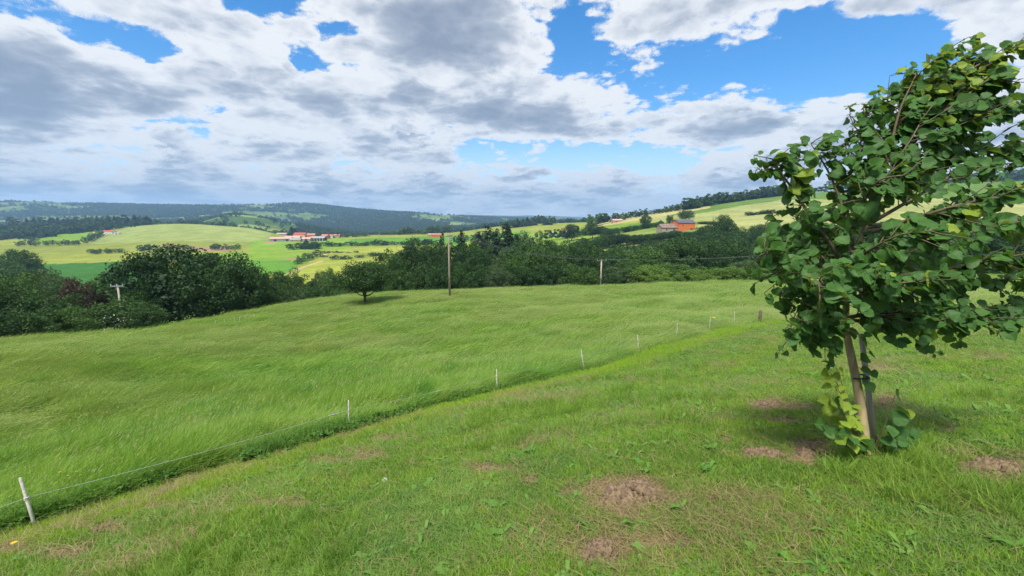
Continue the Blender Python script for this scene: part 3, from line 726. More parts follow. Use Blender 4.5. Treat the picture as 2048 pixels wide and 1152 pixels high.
def leaf_quads(Cn, Nr, size, r, jitter=0.7):
    n = len(Cn)
    Nr = Nr + r.normal(0, jitter, (n, 3)); Nr /= np.linalg.norm(Nr, axis=1)[:, None]
    t = np.cross(Nr, r.normal(0, 1, (n, 3))); t /= np.linalg.norm(t, axis=1)[:, None] + 1e-9
    b = np.cross(Nr, t); s = (size * r.uniform(0.6, 1.4, n))[:, None]
    V = np.stack([Cn - t * s, Cn - b * s * 0.6, Cn + t * s, Cn + b * s * 0.6], 1).reshape(-1, 3)
    return V, np.arange(4 * n).reshape(n, 4)
def crown_round(seed, nclump=78, per=150, zc=0.56, rz=0.44, rx=0.5, leaf=0.0165, low=0.07, top=1.0, rough=1.0):
    r = np.random.default_rng(seed); C = []; Nn = []
    k = 0
    ga = PI * (3 - 5 ** 0.5)
    lob = r.normal(0, 1, (5, 3)); lob /= np.linalg.norm(lob, axis=1)[:, None]
    for i in range(nclump):
        f = (i + 0.5) / nclump
        cz = 1 - 2 * f; a = i * ga + r.normal(0, 0.25)
        dirv = np.array([math.cos(a) * math.sqrt(max(0, 1 - cz * cz)), math.sin(a) * math.sqrt(max(0, 1 - cz * cz)), cz])
        bump = 1 + 0.14 * rough * max((dirv @ l) ** 3 for l in lob) + r.normal(0, 0.07 * rough)
        rad = r.uniform(0.62, 0.90) * bump if r.random() > 0.18 else r.uniform(0.2, 0.6)
        c = dirv * rad * np.array([rx, rx, rz]) + np.array([0, 0, zc])
        if c[2] < low: c[2] = low + abs(r.normal(0, 0.03))
        cr = r.uniform(0.07, 0.135) * (1.15 - 0.3 * (rad < 0.6))
        m = int(per * r.uniform(0.7, 1.3))
        d = r.normal(0, 1, (m, 3)); d[:, 2] = d[:, 2] * 0.9 + 0.25; d /= np.linalg.norm(d, axis=1)[:, None]
        rr = cr * r.uniform(0.55, 1.08, m)[:, None]
        C.append(c + d * rr * np.array([1.1, 1.1, 0.8])); Nn.append(d)
    return leaf_quads(np.concatenate(C), np.concatenate(Nn), leaf, r)
def crown_fir(seed, levels=28, leaf=0.022, rad=0.5, ragged=0.2, z0=0.06):
    r = np.random.default_rng(seed); C = []; Nn = []
    for l in range(levels):
        z = z0 + (0.985 - z0) * (l / (levels - 1)) ** 0.95
        R = rad * (1 - (z - z0) / (1 - z0)) ** 0.85 + 0.012
        nb = max(4, int(4 + 11 * R / rad))
        for b in range(nb):
            a = r.uniform(0, 2 * PI); Rb = R * r.uniform(1 - ragged * 1.6, 1 + ragged)
            m = max(6, int(58 * Rb / rad))
            t = r.uniform(0.12, 1, m) ** 0.7
            wob = r.normal(0, 0.022 + 0.02 * Rb, (m, 3))
            p = np.stack([np.cos(a) * t * Rb, np.sin(a) * t * Rb, z - 0.16 * Rb * t - 0.05 * Rb * t * t + 0.0 * t], 1) + wob * np.array([1, 1, 0.5])
            C.append(p); Nn.append(np.tile(np.array([0.25 * math.cos(a), 0.25 * math.sin(a), 0.9]), (m, 1)))
    return leaf_quads(np.concatenate(C), np.concatenate(Nn), leaf, r, 0.45)
def trunk_mesh(seed, h=0.5, r0=0.028, limbs=6, straight=False):
    r = np.random.default_rng(seed); mb = MB()
    pts = [(0, 0, -0.03)]; 
    for i in range(1, 6):
        t = i / 5; w = 0.0 if straight else 0.02
        pts.append((pts[-1][0] + r.normal(0, w), pts[-1][1] + r.normal(0, w), h * t))
    mb.tube(pts, [r0 * (1.35 if i == 0 else 1 - 0.55 * i / 5) for i in range(6)], 7)
    for i in range(limbs):
        b = Vector(pts[2 + i % 4]); a = 2 * PI * i / limbs + r.normal(0, 0.4); L = r.uniform(0.2, 0.34)
        d = Vector((math.cos(a), math.sin(a), r.uniform(0.35, 0.9)))
        mb.tube([b, b + d * L * 0.5, b + d * L + Vector((0, 0, 0.05))], [r0 * 0.45, r0 * 0.3, r0 * 0.1], 5)
    return mesh_np('trunk', mb.v, mb.f, True)
CROWNS = {}; TRUNKS = []
for i in range(5): CROWNS['round%d' % i] = crown_round(100 + i)
for i in range(3): CROWNS['tall%d' % i] = crown_round(120 + i, 70, 130, 0.54, 0.46, 0.5, 0.018, 0.06)
for i in range(3): CROWNS['bush%d' % i] = crown_round(140 + i, 56, 120, 0.46, 0.48, 0.55, 0.021, 0.03)
for i in range(3): CROWNS['fir%d' % i] = crown_fir(160 + i)
for i in range(2): CROWNS['pine%d' % i] = crown_round(170 + i, 34, 90, 0.70, 0.28, 0.42, 0.018, 0.35, rough=2.2)
CROWNS['lone'] = crown_round(190, 110, 150, 0.64, 0.36, 0.5, 0.015, 0.40, rough=1.2)
for i in range(2): CROWNS['small%d' % i] = crown_round(180 + i, 22, 40, 0.52, 0.46, 0.5, 0.05, 0.08)
CROWNS['smallfir0'] = crown_fir(185, 14, 0.045, 0.34, 0.25)
for k in CROWNS:      # unit size: top at 1, half width 0.5
    V = np.array(CROWNS[k][0]); V[:, 2] *= 1.0 / np.percentile(V[:, 2], 99.8); V[:, :2] *= 0.5 / np.percentile(np.abs(V[:, :2]), 98.5, axis=0)
    CROWNS[k] = (V, CROWNS[k][1])
_cm = {}
def crown_data(kind, m):
    key = (kind, m.name)
    if key not in _cm:
        V, Fq = CROWNS[kind]; me = mesh_np('crown', V, Fq); me.materials.append(m); _cm[key] = me
    return _cm[key]
for i in range(3):
    t_ = trunk_mesh(200 + i); t_.materials.append(M_bark); TRUNKS.append(t_)
TR_FIR = trunk_mesh(210, 0.95, 0.018, 0, True); TR_FIR.materials.append(M_bark)
def tree(name, x, y_top, Y, w_px, kind, m, label, cat='tree', group=None, y_base=None, parts=True, depth=1.0):
    """a tree whose top is seen at photo (x, y_top), standing at forward distance Y on the ground"""
    X = s_of(x, y_top) * Y; g = Hs(X, Y); h = q_of(y_top) * Y - g
    w = w_px / F * Y * 1.02
    root = empty(name, (X, Y, g - 0.02), random.uniform(-PI, PI))
    tag(root, label, cat, group)
    c = obj('crown', crown_data(kind, m), root); c.scale = (w, w * depth, h)
    if parts:
        fir = 'fir' in kind or 'pine' in kind
        t = obj('trunk', TR_FIR if fir else random.choice(TRUNKS), root)
        t.scale = (h * 0.9, h * 0.9, h)
    return root, h, w
sizes = []; RAISE = {'trees of the dark wood behind the middle of the meadow': 20, 'trees of the belt between the big left group and the lone tree': 8, 'shrubs along the far meadow edge on the right': 7}
def T_(*a, **k):
    if k.get('group') in RAISE: a = (a[0], a[1], a[2] - RAISE[k['group']]) + a[3:]
    r_o, h, w = tree(*a, **k); sizes.append((a[0], a[1], a[3], round(h, 1), round(w, 1))); return r_o
R = lambda n: random.choice(['round%d' % i for i in range(5)]); 
def rk(k, n): return '%s%d' % (k, random.randrange(n))

# lone tree in the meadow
g_ = at(731, 613, 58); gz = Hs(g_.x, g_.y)
lone = empty('lone_meadow_tree', (g_.x, g_.y, gz - 0.02)); tag(lone, 'lone round dark green tree standing by itself in the meadow', 'tree')
lh = q_of(523) * 58 - gz
lc = obj('crown', crown_data('lone', M_oak), lone); lc.scale = (112 / F * 58, 112 / F * 58, lh)
mb = MB(); mb.tube([(0, 0, -.1), (0.03, 0, .5), (0, 0, 1.0), (-0.05, 0.05, 1.6), (0.02, 0, 2.6), (0.1, 0, 3.8)], [.26, .2, .18, .17, .14, .08], 9)
mb.build('trunk', M_bark, lone, True)
for d_, l_ in (((-1, .1, .35), 2.2), ((1, .2, .55), 2.6), ((.5, -.8, .5), 2.2), ((-.6, .7, .8), 2.4), ((.9, -.3, .15), 1.9)):
    mb = MB(); v = Vector(d_).normalized(); b = Vector((0, 0, 1.25 + random.random() * .6))
    mb.tube([b, b + v * l_ * .4 + Vector((0, 0, -.12)), b + v * l_ + Vector((0, 0, .5))], [.09, .07, .03], 6); mb.build('branch', M_bark, lone, True)

# big broadleaf group on the left of the meadow
T_('walnut_tree', 342, 492, 70, 195, 'round0', M_oak, 'largest broad dark green tree at the left edge of the meadow')
T_('walnut_tree', 425, 506, 68, 150, 'round3', M_oak, 'dark broad tree leaning against the right of the largest left tree')
T_('walnut_tree', 288, 506, 67, 100, 'round2', M_oak, 'dark tree forming the left shoulder of the largest left tree')
T_('walnut_tree', 470, 524, 66, 100, 'round1', M_oak, 'lower dark tree at the right end of the big left group')
G1 = 'trees and shrubs filling the hollow at the left'
for x, yt, Y, w, k, m in [(-60, 560, 44, 110, 'round1', M_mid), (10, 545, 62, 100, 'round2', M_mid), (75, 540, 80, 90, 'round3', M_grey), (20, 578, 46, 120, 'round4', M_oak), (120, 555, 72, 70, 'tall1', M_grey),
                          (95, 590, 47, 110, 'bush0', M_mid), (215, 548, 90, 80, 'round0', M_mid), (250, 545, 100, 70, 'tall0', M_grey), (60, 620, 42, 110, 'bush1', M_oak), (-40, 610, 38, 110, 'bush2', M_oak),
                          (135, 615, 44, 80, 'bush2', M_mid), (265, 580, 62, 70, 'round2', M_mid)]:
    T_('broadleaf_tree', x, yt, Y, w, k, m, 'green tree or tall shrub crowding the hollow at the left edge', group=G1)
T_('copper_tree', 150, 555, 60, 90, 'tall0', M_copper, 'dark reddish brown tree among the green trees at left')
hw = T_('hawthorn_bush', 232, 600, 50, 130, 'bush1', M_mid, 'wide green bush with white blossom below the left power pole', 'bush')
T_('hawthorn_bush', 295, 612, 48, 60, 'bush0', M_oak, 'small bush with white blossom beside the largest left tree', 'bush')
r = np.random.default_rng(3)
dd = r.normal(0, 1, (170, 3)); dd /= np.linalg.norm(dd, axis=1)[:, None]; dd[:, 2] = np.abs(dd[:, 2])
V, Fq = leaf_quads(dd * np.array([3.6, 3.6, 1.8]) * r.uniform(.85, 1.02, (170, 1)) + np.array([0, 0, 1.3]), dd, 0.09, r)
bl = obj('blossom', mesh_np('blossom', V, Fq), hw, [M_bloom]); bl['kind'] = 'stuff'
T_('broadleaf_tree', 25, 500, 240, 75, 'round1', M_mid, 'green tree rising left of the dark green field', group='far left field edge trees')
T_('broadleaf_tree', -10, 512, 225, 85, 'round4', M_mid, 'pale green tree cut by the left edge of the picture', group='far left field edge trees')
T_('broadleaf_tree', 58, 516, 250, 40, 'bush0', M_mid, 'low bush at the left tip of the dark green field', 'bush')

# belt of trees from the big left group to the lone tree
G2 = 'trees of the belt between the big left group and the lone tree'
for x, yt, Y, w, k, m in [(505, 545, 78, 70, 'round1', M_mid), (545, 552, 84, 60, 'round2', M_mid), (520, 562, 74, 60, 'bush0', M_grey), (575, 545, 92, 60, 'tall2', M_mid), (605, 558, 84, 60, 'round4', M_oak),
                          (560, 575, 74, 60, 'bush2', M_mid), (640, 552, 90, 50, 'tall0', M_grey), (665, 562, 86, 60, 'round0', M_mid), (620, 580, 78, 60, 'bush1', M_oak), (690, 566, 88, 50, 'round3', M_mid), (655, 545, 100, 50, 'round3', M_light),
                          (535, 590, 70, 50, 'bush1', M_mid), (590, 592, 74, 46, 'bush0', M_grey), (640, 590, 78, 46, 'bush2', M_mid), (680, 588, 80, 50, 'bush0', M_mid)]:
    T_('broadleaf_tree', x, yt, Y, w, k, m, 'medium green tree in the belt between big left group and lone tree', group=G2)
# wood behind the meadow, centre
G3 = 'trees of the dark wood behind the middle of the meadow'
for x, yt, Y, w, k, m in [(770, 520, 110, 70, 'round4', M_mid), (840, 500, 112, 80, 'round2', M_mid), (905, 506, 112, 70, 'round3', M_oak), (945, 506, 112, 76, 'round1', M_mid), (1090, 500, 106, 80, 'round2', M_oak), (1130, 502, 108, 84, 'round4', M_mid), (1175, 506, 106, 76, 'round1', M_oak), (1035, 504, 108, 76, 'round0', M_oak), (745, 545, 92, 60, 'round2', M_mid), (790, 530, 96, 70, 'round0', M_mid), (822, 512, 100, 74, 'round1', M_oak), (862, 508, 104, 60, 'tall1', M_oak), (850, 540, 90, 60, 'bush1', M_oak), (795, 560, 86, 60, 'bush0', M_mid),
                          (925, 520, 100, 60, 'round4', M_oak), (960, 522, 96, 66, 'round2', M_oak), (915, 545, 86, 60, 'bush2', M_mid), (955, 552, 84, 60, 'bush0', M_oak), (1000, 520, 94, 60, 'tall0', M_grey), (1060, 508, 92, 96, 'round3', M_mid),
                          (1025, 540, 86, 66, 'round1', M_mid), (1105, 522, 92, 70, 'round0', M_mid), (1100, 545, 84, 70, 'bush1', M_oak), (1150, 518, 94, 76, 'round2', M_oak), (1185, 530, 92, 60, 'round4', M_mid), (1140, 548, 84, 60, 'bush2', M_mid),
                          (1000, 553, 82, 56, 'bush1', M_grey), (880, 552, 84, 50, 'bush0', M_oak), (1060, 552, 82, 60, 'bush0', M_oak), (1175, 552, 82, 50, 'bush1', M_mid), (895, 530, 98, 50, 'tall2', M_oak)]:
    T_('broadleaf_tree', x, yt, Y, w, k, m, 'dark green broadleaf tree in the wood behind the meadow', group=G3)
# conifers
for x, yt, Y, w, lab in [(884, 470, 130, 60, 'narrow dark spruce just left of the tall power pole'), (922, 464, 128, 74, 'dark spruce just right of the tall power pole'),
                         (862, 500, 118, 34, 'small pointed spruce left of the tall power pole')]:
    T_('spruce_tree', x, yt, Y, w, rk('fir', 3), M_fir, lab)
G4 = 'dark conifers in the clump right of the tall power pole'
for x, yt, Y, w, k, m in [(958, 466, 150, 84, 'fir1', M_fir), (975, 456, 158, 92, 'fir0', M_fir), (1012, 450, 160, 96, 'fir2', M_fir), (993, 462, 150, 90, 'fir1', M_fir), (1036, 462, 166, 56, 'pine0', M_pine), (1056, 470, 165, 52, 'pine1', M_pine), (945, 480, 142, 70, 'fir2', M_fir), (1032, 472, 150, 84, 'fir0', M_fir), (1065, 482, 152, 70, 'pine0', M_pine), (968, 482, 140, 70, 'fir0', M_fir)]:
    T_('conifer_tree', x, yt, Y, w, k, m, 'tall dark conifer in the clump right of the tall power pole', group=G4)
# wooded slope on the right below the farm
G5 = 'trees covering the slope below the farmhouse'
slope = [(1450, 430, 232, 46), (1445, 462, 215, 70), (1300, 480, 218, 56), (1410, 468, 205, 60), (1480, 466, 200, 60)]
for x, yt, Y, w in slope:
    T_('broadleaf_tree', x, yt, Y, w, R(0), M_oak, 'dark green tree on the wooded slope below the farmhouse', group=G5)
G6 = 'shrubs along the far meadow edge on the right'
for x, yt, Y, w, k, m in [(1235, 540, 84, 60, 'bush0', M_grey), (1262, 530, 88, 70, 'round1', M_mid), (1300, 536, 84, 80, 'bush1', M_light), (1345, 532, 86, 80, 'round3', M_mid), (1385, 545, 80, 70, 'bush2', M_light), (1425, 542, 80, 70, 'bush0', M_light),
                          (1465, 540, 78, 70, 'bush1', M_light), (1500, 528, 84, 70, 'round0', M_grey), (1540, 540, 76, 80, 'bush2', M_light), (1600, 535, 74, 90, 'bush1', M_mid), (1680, 530, 72, 100, 'bush0', M_mid), (1780, 525, 70, 110, 'bush2', M_mid), (1880, 520, 68, 120, 'round2', M_mid), (1980, 515, 66, 120, 'bush1', M_mid), (2090, 510, 64, 130, 'bush0', M_mid),
                          (1225, 555, 80, 40, 'bush2', M_oak), (1320, 553, 76, 50, 'bush0', M_light), (1410, 553, 74, 50, 'bush2', M_light)]:
    T_('shrub', x, yt, Y, w, k, m, 'fresh green shrub along the far right edge of the meadow', 'shrub', group=G6)

# trees and hedge bushes around the fields
GH = 'bushes of the hedges between the far fields'
def hedge(pts, n, h_px, w_px, kinds=('small0', 'small1'), mats=(None,), lab='small hedge bush between the far fields', grp=GH, name='hedge_bush', cat='bush', jit=3):
    P = np.array(pts, float); L = np.concatenate([[0], np.cumsum(np.hypot(*np.diff(P[:, :2], axis=0).T))])
    for i in range(n):
        t = L[-1] * (i + random.uniform(0.1, 0.9)) / n
        x, y, Y = [np.interp(t, L, P[:, k]) for k in range(3)]
        tree(name, x + random.uniform(-jit, jit), y - h_px * random.uniform(0.6, 1.3), Y * random.uniform(0.995, 1.005), w_px * random.uniform(0.8, 1.35), random.choice(kinds), random.choice(mats), lab, cat, grp, parts=False)
mm = (M_mid, M_mid, M_light, M_grey)
hedge([(28, 488, 700), (60, 487, 700), (150, 484, 690), (165, 482, 700)], 13, 5, 11, mats=mm)
hedge([(165, 482, 700), (205, 466, 850)], 6, 8, 12, mats=mm)
hedge([(55, 484, 740), (75, 474, 830), (100, 468, 900)], 5, 7, 12, mats=mm)
hedge([(95, 470, 880), (135, 464, 950)], 4, 9, 14, mats=mm)
hedge([(175, 503, 560), (245, 502, 560)], 7, 7, 13, mats=mm)
hedge([(275, 500, 560), (310, 496, 580)], 4, 8, 13, mats=mm)
hedge([(360, 494, 610), (385, 497, 600)], 3, 6, 12, mats=mm)
hedge([(415, 499, 590), (480, 497, 600)], 6, 9, 14, mats=mm)
hedge([(590, 535, 420), (612, 522, 460), (635, 510, 510)], 7, 14, 18, mats=(M_light, M_mid))
hedge([(640, 515, 500), (655, 515, 500)], 2, 6, 12, mats=mm)
hedge([(640, 508, 540), (720, 507, 540)], 6, 5, 12, mats=(M_mid, M_oak))
hedge([(660, 519, 470), (705, 518, 470)], 5, 7, 13, mats=(M_mid, M_oak))
hedge([(715, 516, 480), (775, 511, 500)], 7, 7, 14, mats=(M_mid, M_oak, M_light))
hedge([(780, 512, 500), (815, 508, 510)], 3, 5, 13, mats=mm)
hedge([(650, 499, 640), (720, 497, 640), (790, 494, 640), (880, 488, 650)], 22, 13, 18, kinds=('small0', 'small1', 'small1', 'smallfir0'), mats=(M_mid, M_oak, M_mid, M_grey), lab='small tree in the long hedge below the hamlet', grp='trees in the long hedge right of the hamlet', name='hedge_tree', cat='tree')
hedge([(575, 503, 600), (600, 503, 600), (640, 502, 600)], 8, 15, 16, mats=(M_mid, M_oak, M_grey), lab='tree in the clump in front of the hamlet', grp='trees in front of the hamlet', name='hedge_tree', cat='tree')
T_('spruce_tree', 612, 478, 610, 24, 'fir1', M_pine, 'tall bluish conifer in front of the hamlet barns')
T_('broadleaf_tree', 630, 483, 605, 22, 'round1', M_mid, 'rounded green tree right of the hamlet conifer')
hedge([(770, 474, 860), (850, 470, 860), (905, 466, 880)], 14, 15, 20, mats=(M_mid, M_light, M_grey), lab='green tree on the rise right of the hamlet', grp='trees on the rise right of the hamlet', name='hedge_tree', cat='tree')
hedge([(665, 478, 800), (740, 473, 830)], 9, 8, 14, mats=mm, lab='small green tree beside the hamlet houses', grp='trees beside the hamlet', name='hedge_tree', cat='tree')
hedge([(905, 482, 640), (960, 474, 680), (1010, 468, 700)], 9, 9, 16, mats=mm)
hedge([(580, 466, 900), (588, 466, 900)], 3, 14, 12, kinds=('smallfir0',), mats=(M_fir,), lab='dark conifer behind the hamlet', grp='conifers behind the hamlet', name='conifer_tree', cat='tree')
# rows of pines on the left ridge
hedge([(20, 459, 1130), (100, 459, 1130), (200, 456, 1120), (298, 452, 1100)], 44, 20, 15, kinds=('small0', 'smallfir0', 'small1', 'smallfir0'), mats=(M_pine, M_pine, M_mid), lab='dark pine in the row along the left ridge', grp='pines in the row along the left ridge', name='pine_tree', cat='tree')
hedge([(298, 450, 1120), (420, 446, 1150), (470, 452, 1150), (560, 466, 1050)], 22, 5, 13, mats=mm, lab='low tree along the crest behind the pale field', grp='trees along the crest behind the pale field', name='hedge_tree', cat='tree')
# right hillside hedges and crest wood
hedge([(1010, 455, 900), (1050, 450, 950), (1090, 446, 980), (1110, 448, 900)], 18, 14, 17, kinds=('small0', 'small1', 'smallfir0'), mats=(M_mid, M_grey, M_pine), lab='tree on the small wooded knoll at centre', grp='trees on the small knoll at centre', name='hedge_tree', cat='tree')
hedge([(1075, 478, 480), (1150, 472, 470), (1210, 468, 460)], 10, 13, 22, mats=(M_mid, M_oak, M_light), lab='tree among the small fields at centre right', grp='trees among the small fields at centre right', name='hedge_tree', cat='tree')
T_('broadleaf_tree', 1143, 448, 420, 32, 'round2', M_oak, 'dark round tree below the pale roofed cottage')
T_('broadleaf_tree', 1185, 447, 400, 40, 'round1', M_oak, 'dark tree group left of the sloping hedges')
T_('broadleaf_tree', 1205, 452, 400, 34, 'round4', M_oak, 'dark tree just right of the dark tree group by the hedges')
hedge([(1150, 492, 300), (1220, 481, 300), (1290, 478, 295), (1345, 474, 290), (1400, 470, 280)], 26, 11, 26, kinds=('round0', 'round1', 'bush0'), mats=(M_oak, M_oak, M_mid), lab='dark bush in the hedge below the farmhouse', grp='bushes in the hedge below the farmhouse')
hedge([(1200, 465, 390), (1250, 458, 395), (1320, 448, 400)], 14, 4, 16, kinds=('bush0', 'bush1'), mats=(M_oak, M_mid), lab='low dark bush in the sloping hedge left of the farmhouse', grp='bushes in the sloping hedge left of the farmhouse')
hedge([(1180, 440, 640), (1260, 434, 640), (1330, 424, 620), (1400, 414, 600)], 26, 10, 20, mats=(M_mid, M_light, M_mid, M_oak), lab='small tree along the skyline left of the farmhouse', grp='trees along the skyline left of the farmhouse', name='hedge_tree', cat='tree')
hedge([(1370, 416, 600), (1440, 406, 640), (1500, 397, 680), (1560, 390, 720)], 34, 17, 22, kinds=('small0', 'small1', 'smallfir0', 'small1'), mats=(M_oak, M_pine, M_mid), lab='dark tree of the wood on the right hilltop', grp='trees of the wood on the right hilltop', name='hilltop_tree', cat='tree')
hedge([(1560, 388, 720), (1700, 380, 720), (1850, 366, 720), (2060, 352, 700)], 26, 16, 26, kinds=('small0', 'small1'), mats=(M_mid, M_light, M_oak), lab='tree on the hill behind the young tree', grp='trees on the hill behind the young tree', name='hilltop_tree', cat='tree')
hedge([(1490, 430, 420), (1550, 424, 420)], 6, 5, 16, kinds=('bush0', 'bush2'), mats=(M_oak,), lab='low dark bush in the pale field on the right hill', grp='bushes in the pale field on the right hill')
hedge([(1395, 447, 380), (1440, 452, 350)], 6, 6, 20, kinds=('bush0', 'bush2'), mats=(M_oak, M_mid), lab='low bush right of the orange barn', grp='bushes right of the orange barn')
T_('broadleaf_tree', 1372, 420, 420, 30, 'round3', M_grey, 'thin brownish green tree behind the orange barn')
T_('broadleaf_tree', 1340, 430, 400, 14, 'bush0', M_oak, 'small dark bush behind the stone farmhouse roof', 'bush')
T_('broadleaf_tree', 1292, 430, 420, 22, 'round0', M_mid, 'round tree on the slope left of the stone farmhouse')
T_('broadleaf_tree', 1322, 440, 360, 12, 'bush1', M_oak, 'small dark bush at the left end of the stone farmhouse', 'bush')

# the rest of the wood on the right slope, tree by tree
G5b = G5; filled = []
for i in range(900):
    Yq = random.uniform(104, 262); x = random.uniform(1030, 2150)
    X = s_of(x, 500) * Yq; g = Hs(X, Yq)
    _, pyb = project(X, Yq, g)
    if x < 1150 and Yq > 215: continue
    lim = np.interp(x, [1030, 1180, 1330, 1420, 1560, 2150], [205, 205, 222, 258, 258, 262])
    if Yq > lim or any((X - a) ** 2 + (Yq - b) ** 2 < 6.6 ** 2 for a, b in filled): continue
    filled.append((X, Yq)); h = random.uniform(9.5, 16); _, yt = project(X, Yq, g + h)
    top_lim = np.interp(x, [1030, 1200, 1300, 1400, 1425, 1560, 2150], [480, 492, 474, 463, 440, 448, 430]) + random.uniform(0, 8)
    if yt < top_lim:
        yt = top_lim; h = q_of(yt) * Yq - g
        if h < 5: continue
    T_('broadleaf_tree', x, float(yt), Yq, random.uniform(8.5, 13) * F / Yq, R(0) if random.random() < .7 else rk('tall', 3), random.choice([M_oak, M_oak, M_mid]), 'dark green tree on the wooded slope below the farmhouse', group=G5)
print('FILL', len(filled))
# woods on the distant hills: far too many to count
c_wood = bpy.data.collections.new('distant_tree_shapes')
for i in range(3):
    V, Fq = crown_round(300 + i, 9, 18, 0.5, 0.5, 0.5, 0.13, 0.05)
    proto(c_wood, 'w%d' % i, (V, [tuple(f) for f in Fq], [0] * len(Fq)), [[M_oak, M_mid, M_pine][i]])
x, y, r = polar_points(1250, 5200, 60000, 1.1)
z = H(x, y); Cc = land_color(x, np.maximum(y, 1301), z)
woody = Cc[:, 1] < 0.08
keep = (woody | (rng.random(len(x)) < 0.05)) & (np.abs(np.arctan2(x, y)) < 0.95)
x, y, z = x[keep], y[keep], z[keep]; n = len(x)
hh = rng.uniform(8, 17, n)
tag(scatter('distant_woodland', c_wood, np.stack([x, y, z - 0.5], 1), np.stack([np.zeros(n), np.zeros(n), rng.uniform(-PI, PI, n)], 1), np.stack([hh * 1.1, hh * 1.1, hh], 1), rng.integers(0, 3, n)),
    'dark woods covering the distant blue hills', 'woodland', kind='stuff')
print('SIZES', [s for s in sizes if s[3] > 24 or s[3] < 1.5 or s[4] > 20])

# ------------------------------------------------------------------ buildings
def mat_wall(name, c, c2=None): return mat_plain(name, c, c2 or tuple(v * 0.8 for v in c), 0.6, 0.9)
W_white = mat_wall('wall_white', (0.72, 0.68, 0.62)); W_orange = mat_wall('wall_orange', (0.62, 0.175, 0.05), (0.55, 0.14, 0.04)); W_stone = mat_wall('wall_stone', (0.36, 0.30, 0.24), (0.25, 0.21, 0.17))
W_grey = mat_wall('wall_grey', (0.27, 0.28, 0.30)); W_cream = mat_wall('wall_cream', (0.55, 0.46, 0.35)); W_pink = mat_wall('wall_pink', (0.42, 0.27, 0.20))
R_red = mat_wall('roof_red', (0.42, 0.085, 0.055), (0.33, 0.07, 0.05)); R_tile = mat_wall('roof_tile', (0.44, 0.21, 0.13), (0.34, 0.17, 0.12)); R_pink = mat_wall('roof_pink', (0.50, 0.33, 0.27)); R_slate = mat_wall('roof_slate', (0.10, 0.105, 0.12)); R_brown = mat_wall('roof_brown', (0.22, 0.155, 0.125)); R_grey = mat_wall('roof_grey', (0.34, 0.33, 0.33))
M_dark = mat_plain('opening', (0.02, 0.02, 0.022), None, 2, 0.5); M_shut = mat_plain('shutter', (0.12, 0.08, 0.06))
def house(name, x, y_base, Y, W, D, hw, hr, wall, roof, label, cat, yaw=0.0, wins=(), doors=(), overhang=0.4, posts=0, chimney=None, gable_wins=()):
    """gabled house: ridge along local x, front face at local -y; placed by the foot of its front wall"""
    X = s_of(x, y_base) * Y; g = min(Hs(X, Y), Hs(X + W / 2, Y), Hs(X - W / 2, Y))
    root = empty(name, (X, Y, g), yaw); tag(root, label, cat)
    mb = MB(); x0, x1, y0, y1 = -W / 2, W / 2, 0, D
    mb.poly([(x0, y0, -2), (x1, y0, -2), (x1, y1, -2), (x0, y1, -2), (x0, y0, hw), (x1, y0, hw), (x1, y1, hw), (x0, y1, hw), (x0, D / 2, hw + hr), (x1, D / 2, hw + hr)],
            [(0, 3, 2, 1), (0, 1, 5, 4), (2, 3, 7, 6), (1, 2, 6, 9, 5), (3, 0, 4, 8, 7), (4, 5, 9, 8), (6, 7, 8, 9)])
    mb.build('wall', wall, root)
    o = overhang; sl = hr / (D / 2); th = 0.25; mb = MB()
    for sgn in (-1, 1):
        ya = D / 2; yb = (D / 2) + sgn * (D / 2 + o); za = hw + hr + 0.06; zb = hw - o * sl + 0.06
        mb.poly([(x0 - o, ya, za), (x1 + o, ya, za), (x1 + o, yb, zb), (x0 - o, yb, zb), (x0 - o, ya, za + th), (x1 + o, ya, za + th), (x1 + o, yb, zb + th), (x0 - o, yb, zb + th)],
                [(0, 1, 2, 3), (4, 7, 6, 5), (0, 4, 5, 1), (1, 5, 6, 2), (2, 6, 7, 3), (3, 7, 4, 0)])
    rf = mb.build('roof', roof, root)
    if chimney:
        mb = MB(); mb.box(chimney - .45, chimney + .45, D / 2 - .4, D / 2 + .4, hw + hr - 0.6, hw + hr + 1.3); mb.build('chimney', R_tile, rf)
    for wx, wz, ww, wh in wins:
        mb = MB(); mb.box(wx - ww / 2, wx + ww / 2, -0.06, 0.10, wz, wz + wh); w_ = mb.build('window', M_dark, root)
        mb = MB()
        mb.box(wx - ww / 2 - .12, wx + ww / 2 + .12, -0.10, 0.05, wz - .16, wz - .003); mb.box(wx - ww / 2 - .14, wx - ww / 2 - .002, -0.09, 0.05, wz, wz + wh); mb.box(wx + ww / 2 + .002, wx + ww / 2 + .14, -0.09, 0.05, wz, wz + wh)
        mb.build('frame', W_cream, w_)
    for wx, ww, wh in doors:
        mb = MB(); mb.box(wx - ww / 2, wx + ww / 2, -0.07, 0.10, 0.0, wh); mb.build('door', M_dark if ww > 2 else M_shut, root)
    for wy, wz, ww, wh in gable_wins:
        mb = MB(); mb.box(x0 - 0.06, x0 + 0.1, wy - ww / 2, wy + ww / 2, wz, wz + wh); mb.build('window', M_dark, root)
    for i in range(posts):
        xx = x0 + W * (i + 0.5) / posts
        mb = MB(); mb.box(xx - .3, xx + .3, -0.35, -0.08, 0, hw - 0.1); mb.build('post', W_white, root)
    return root
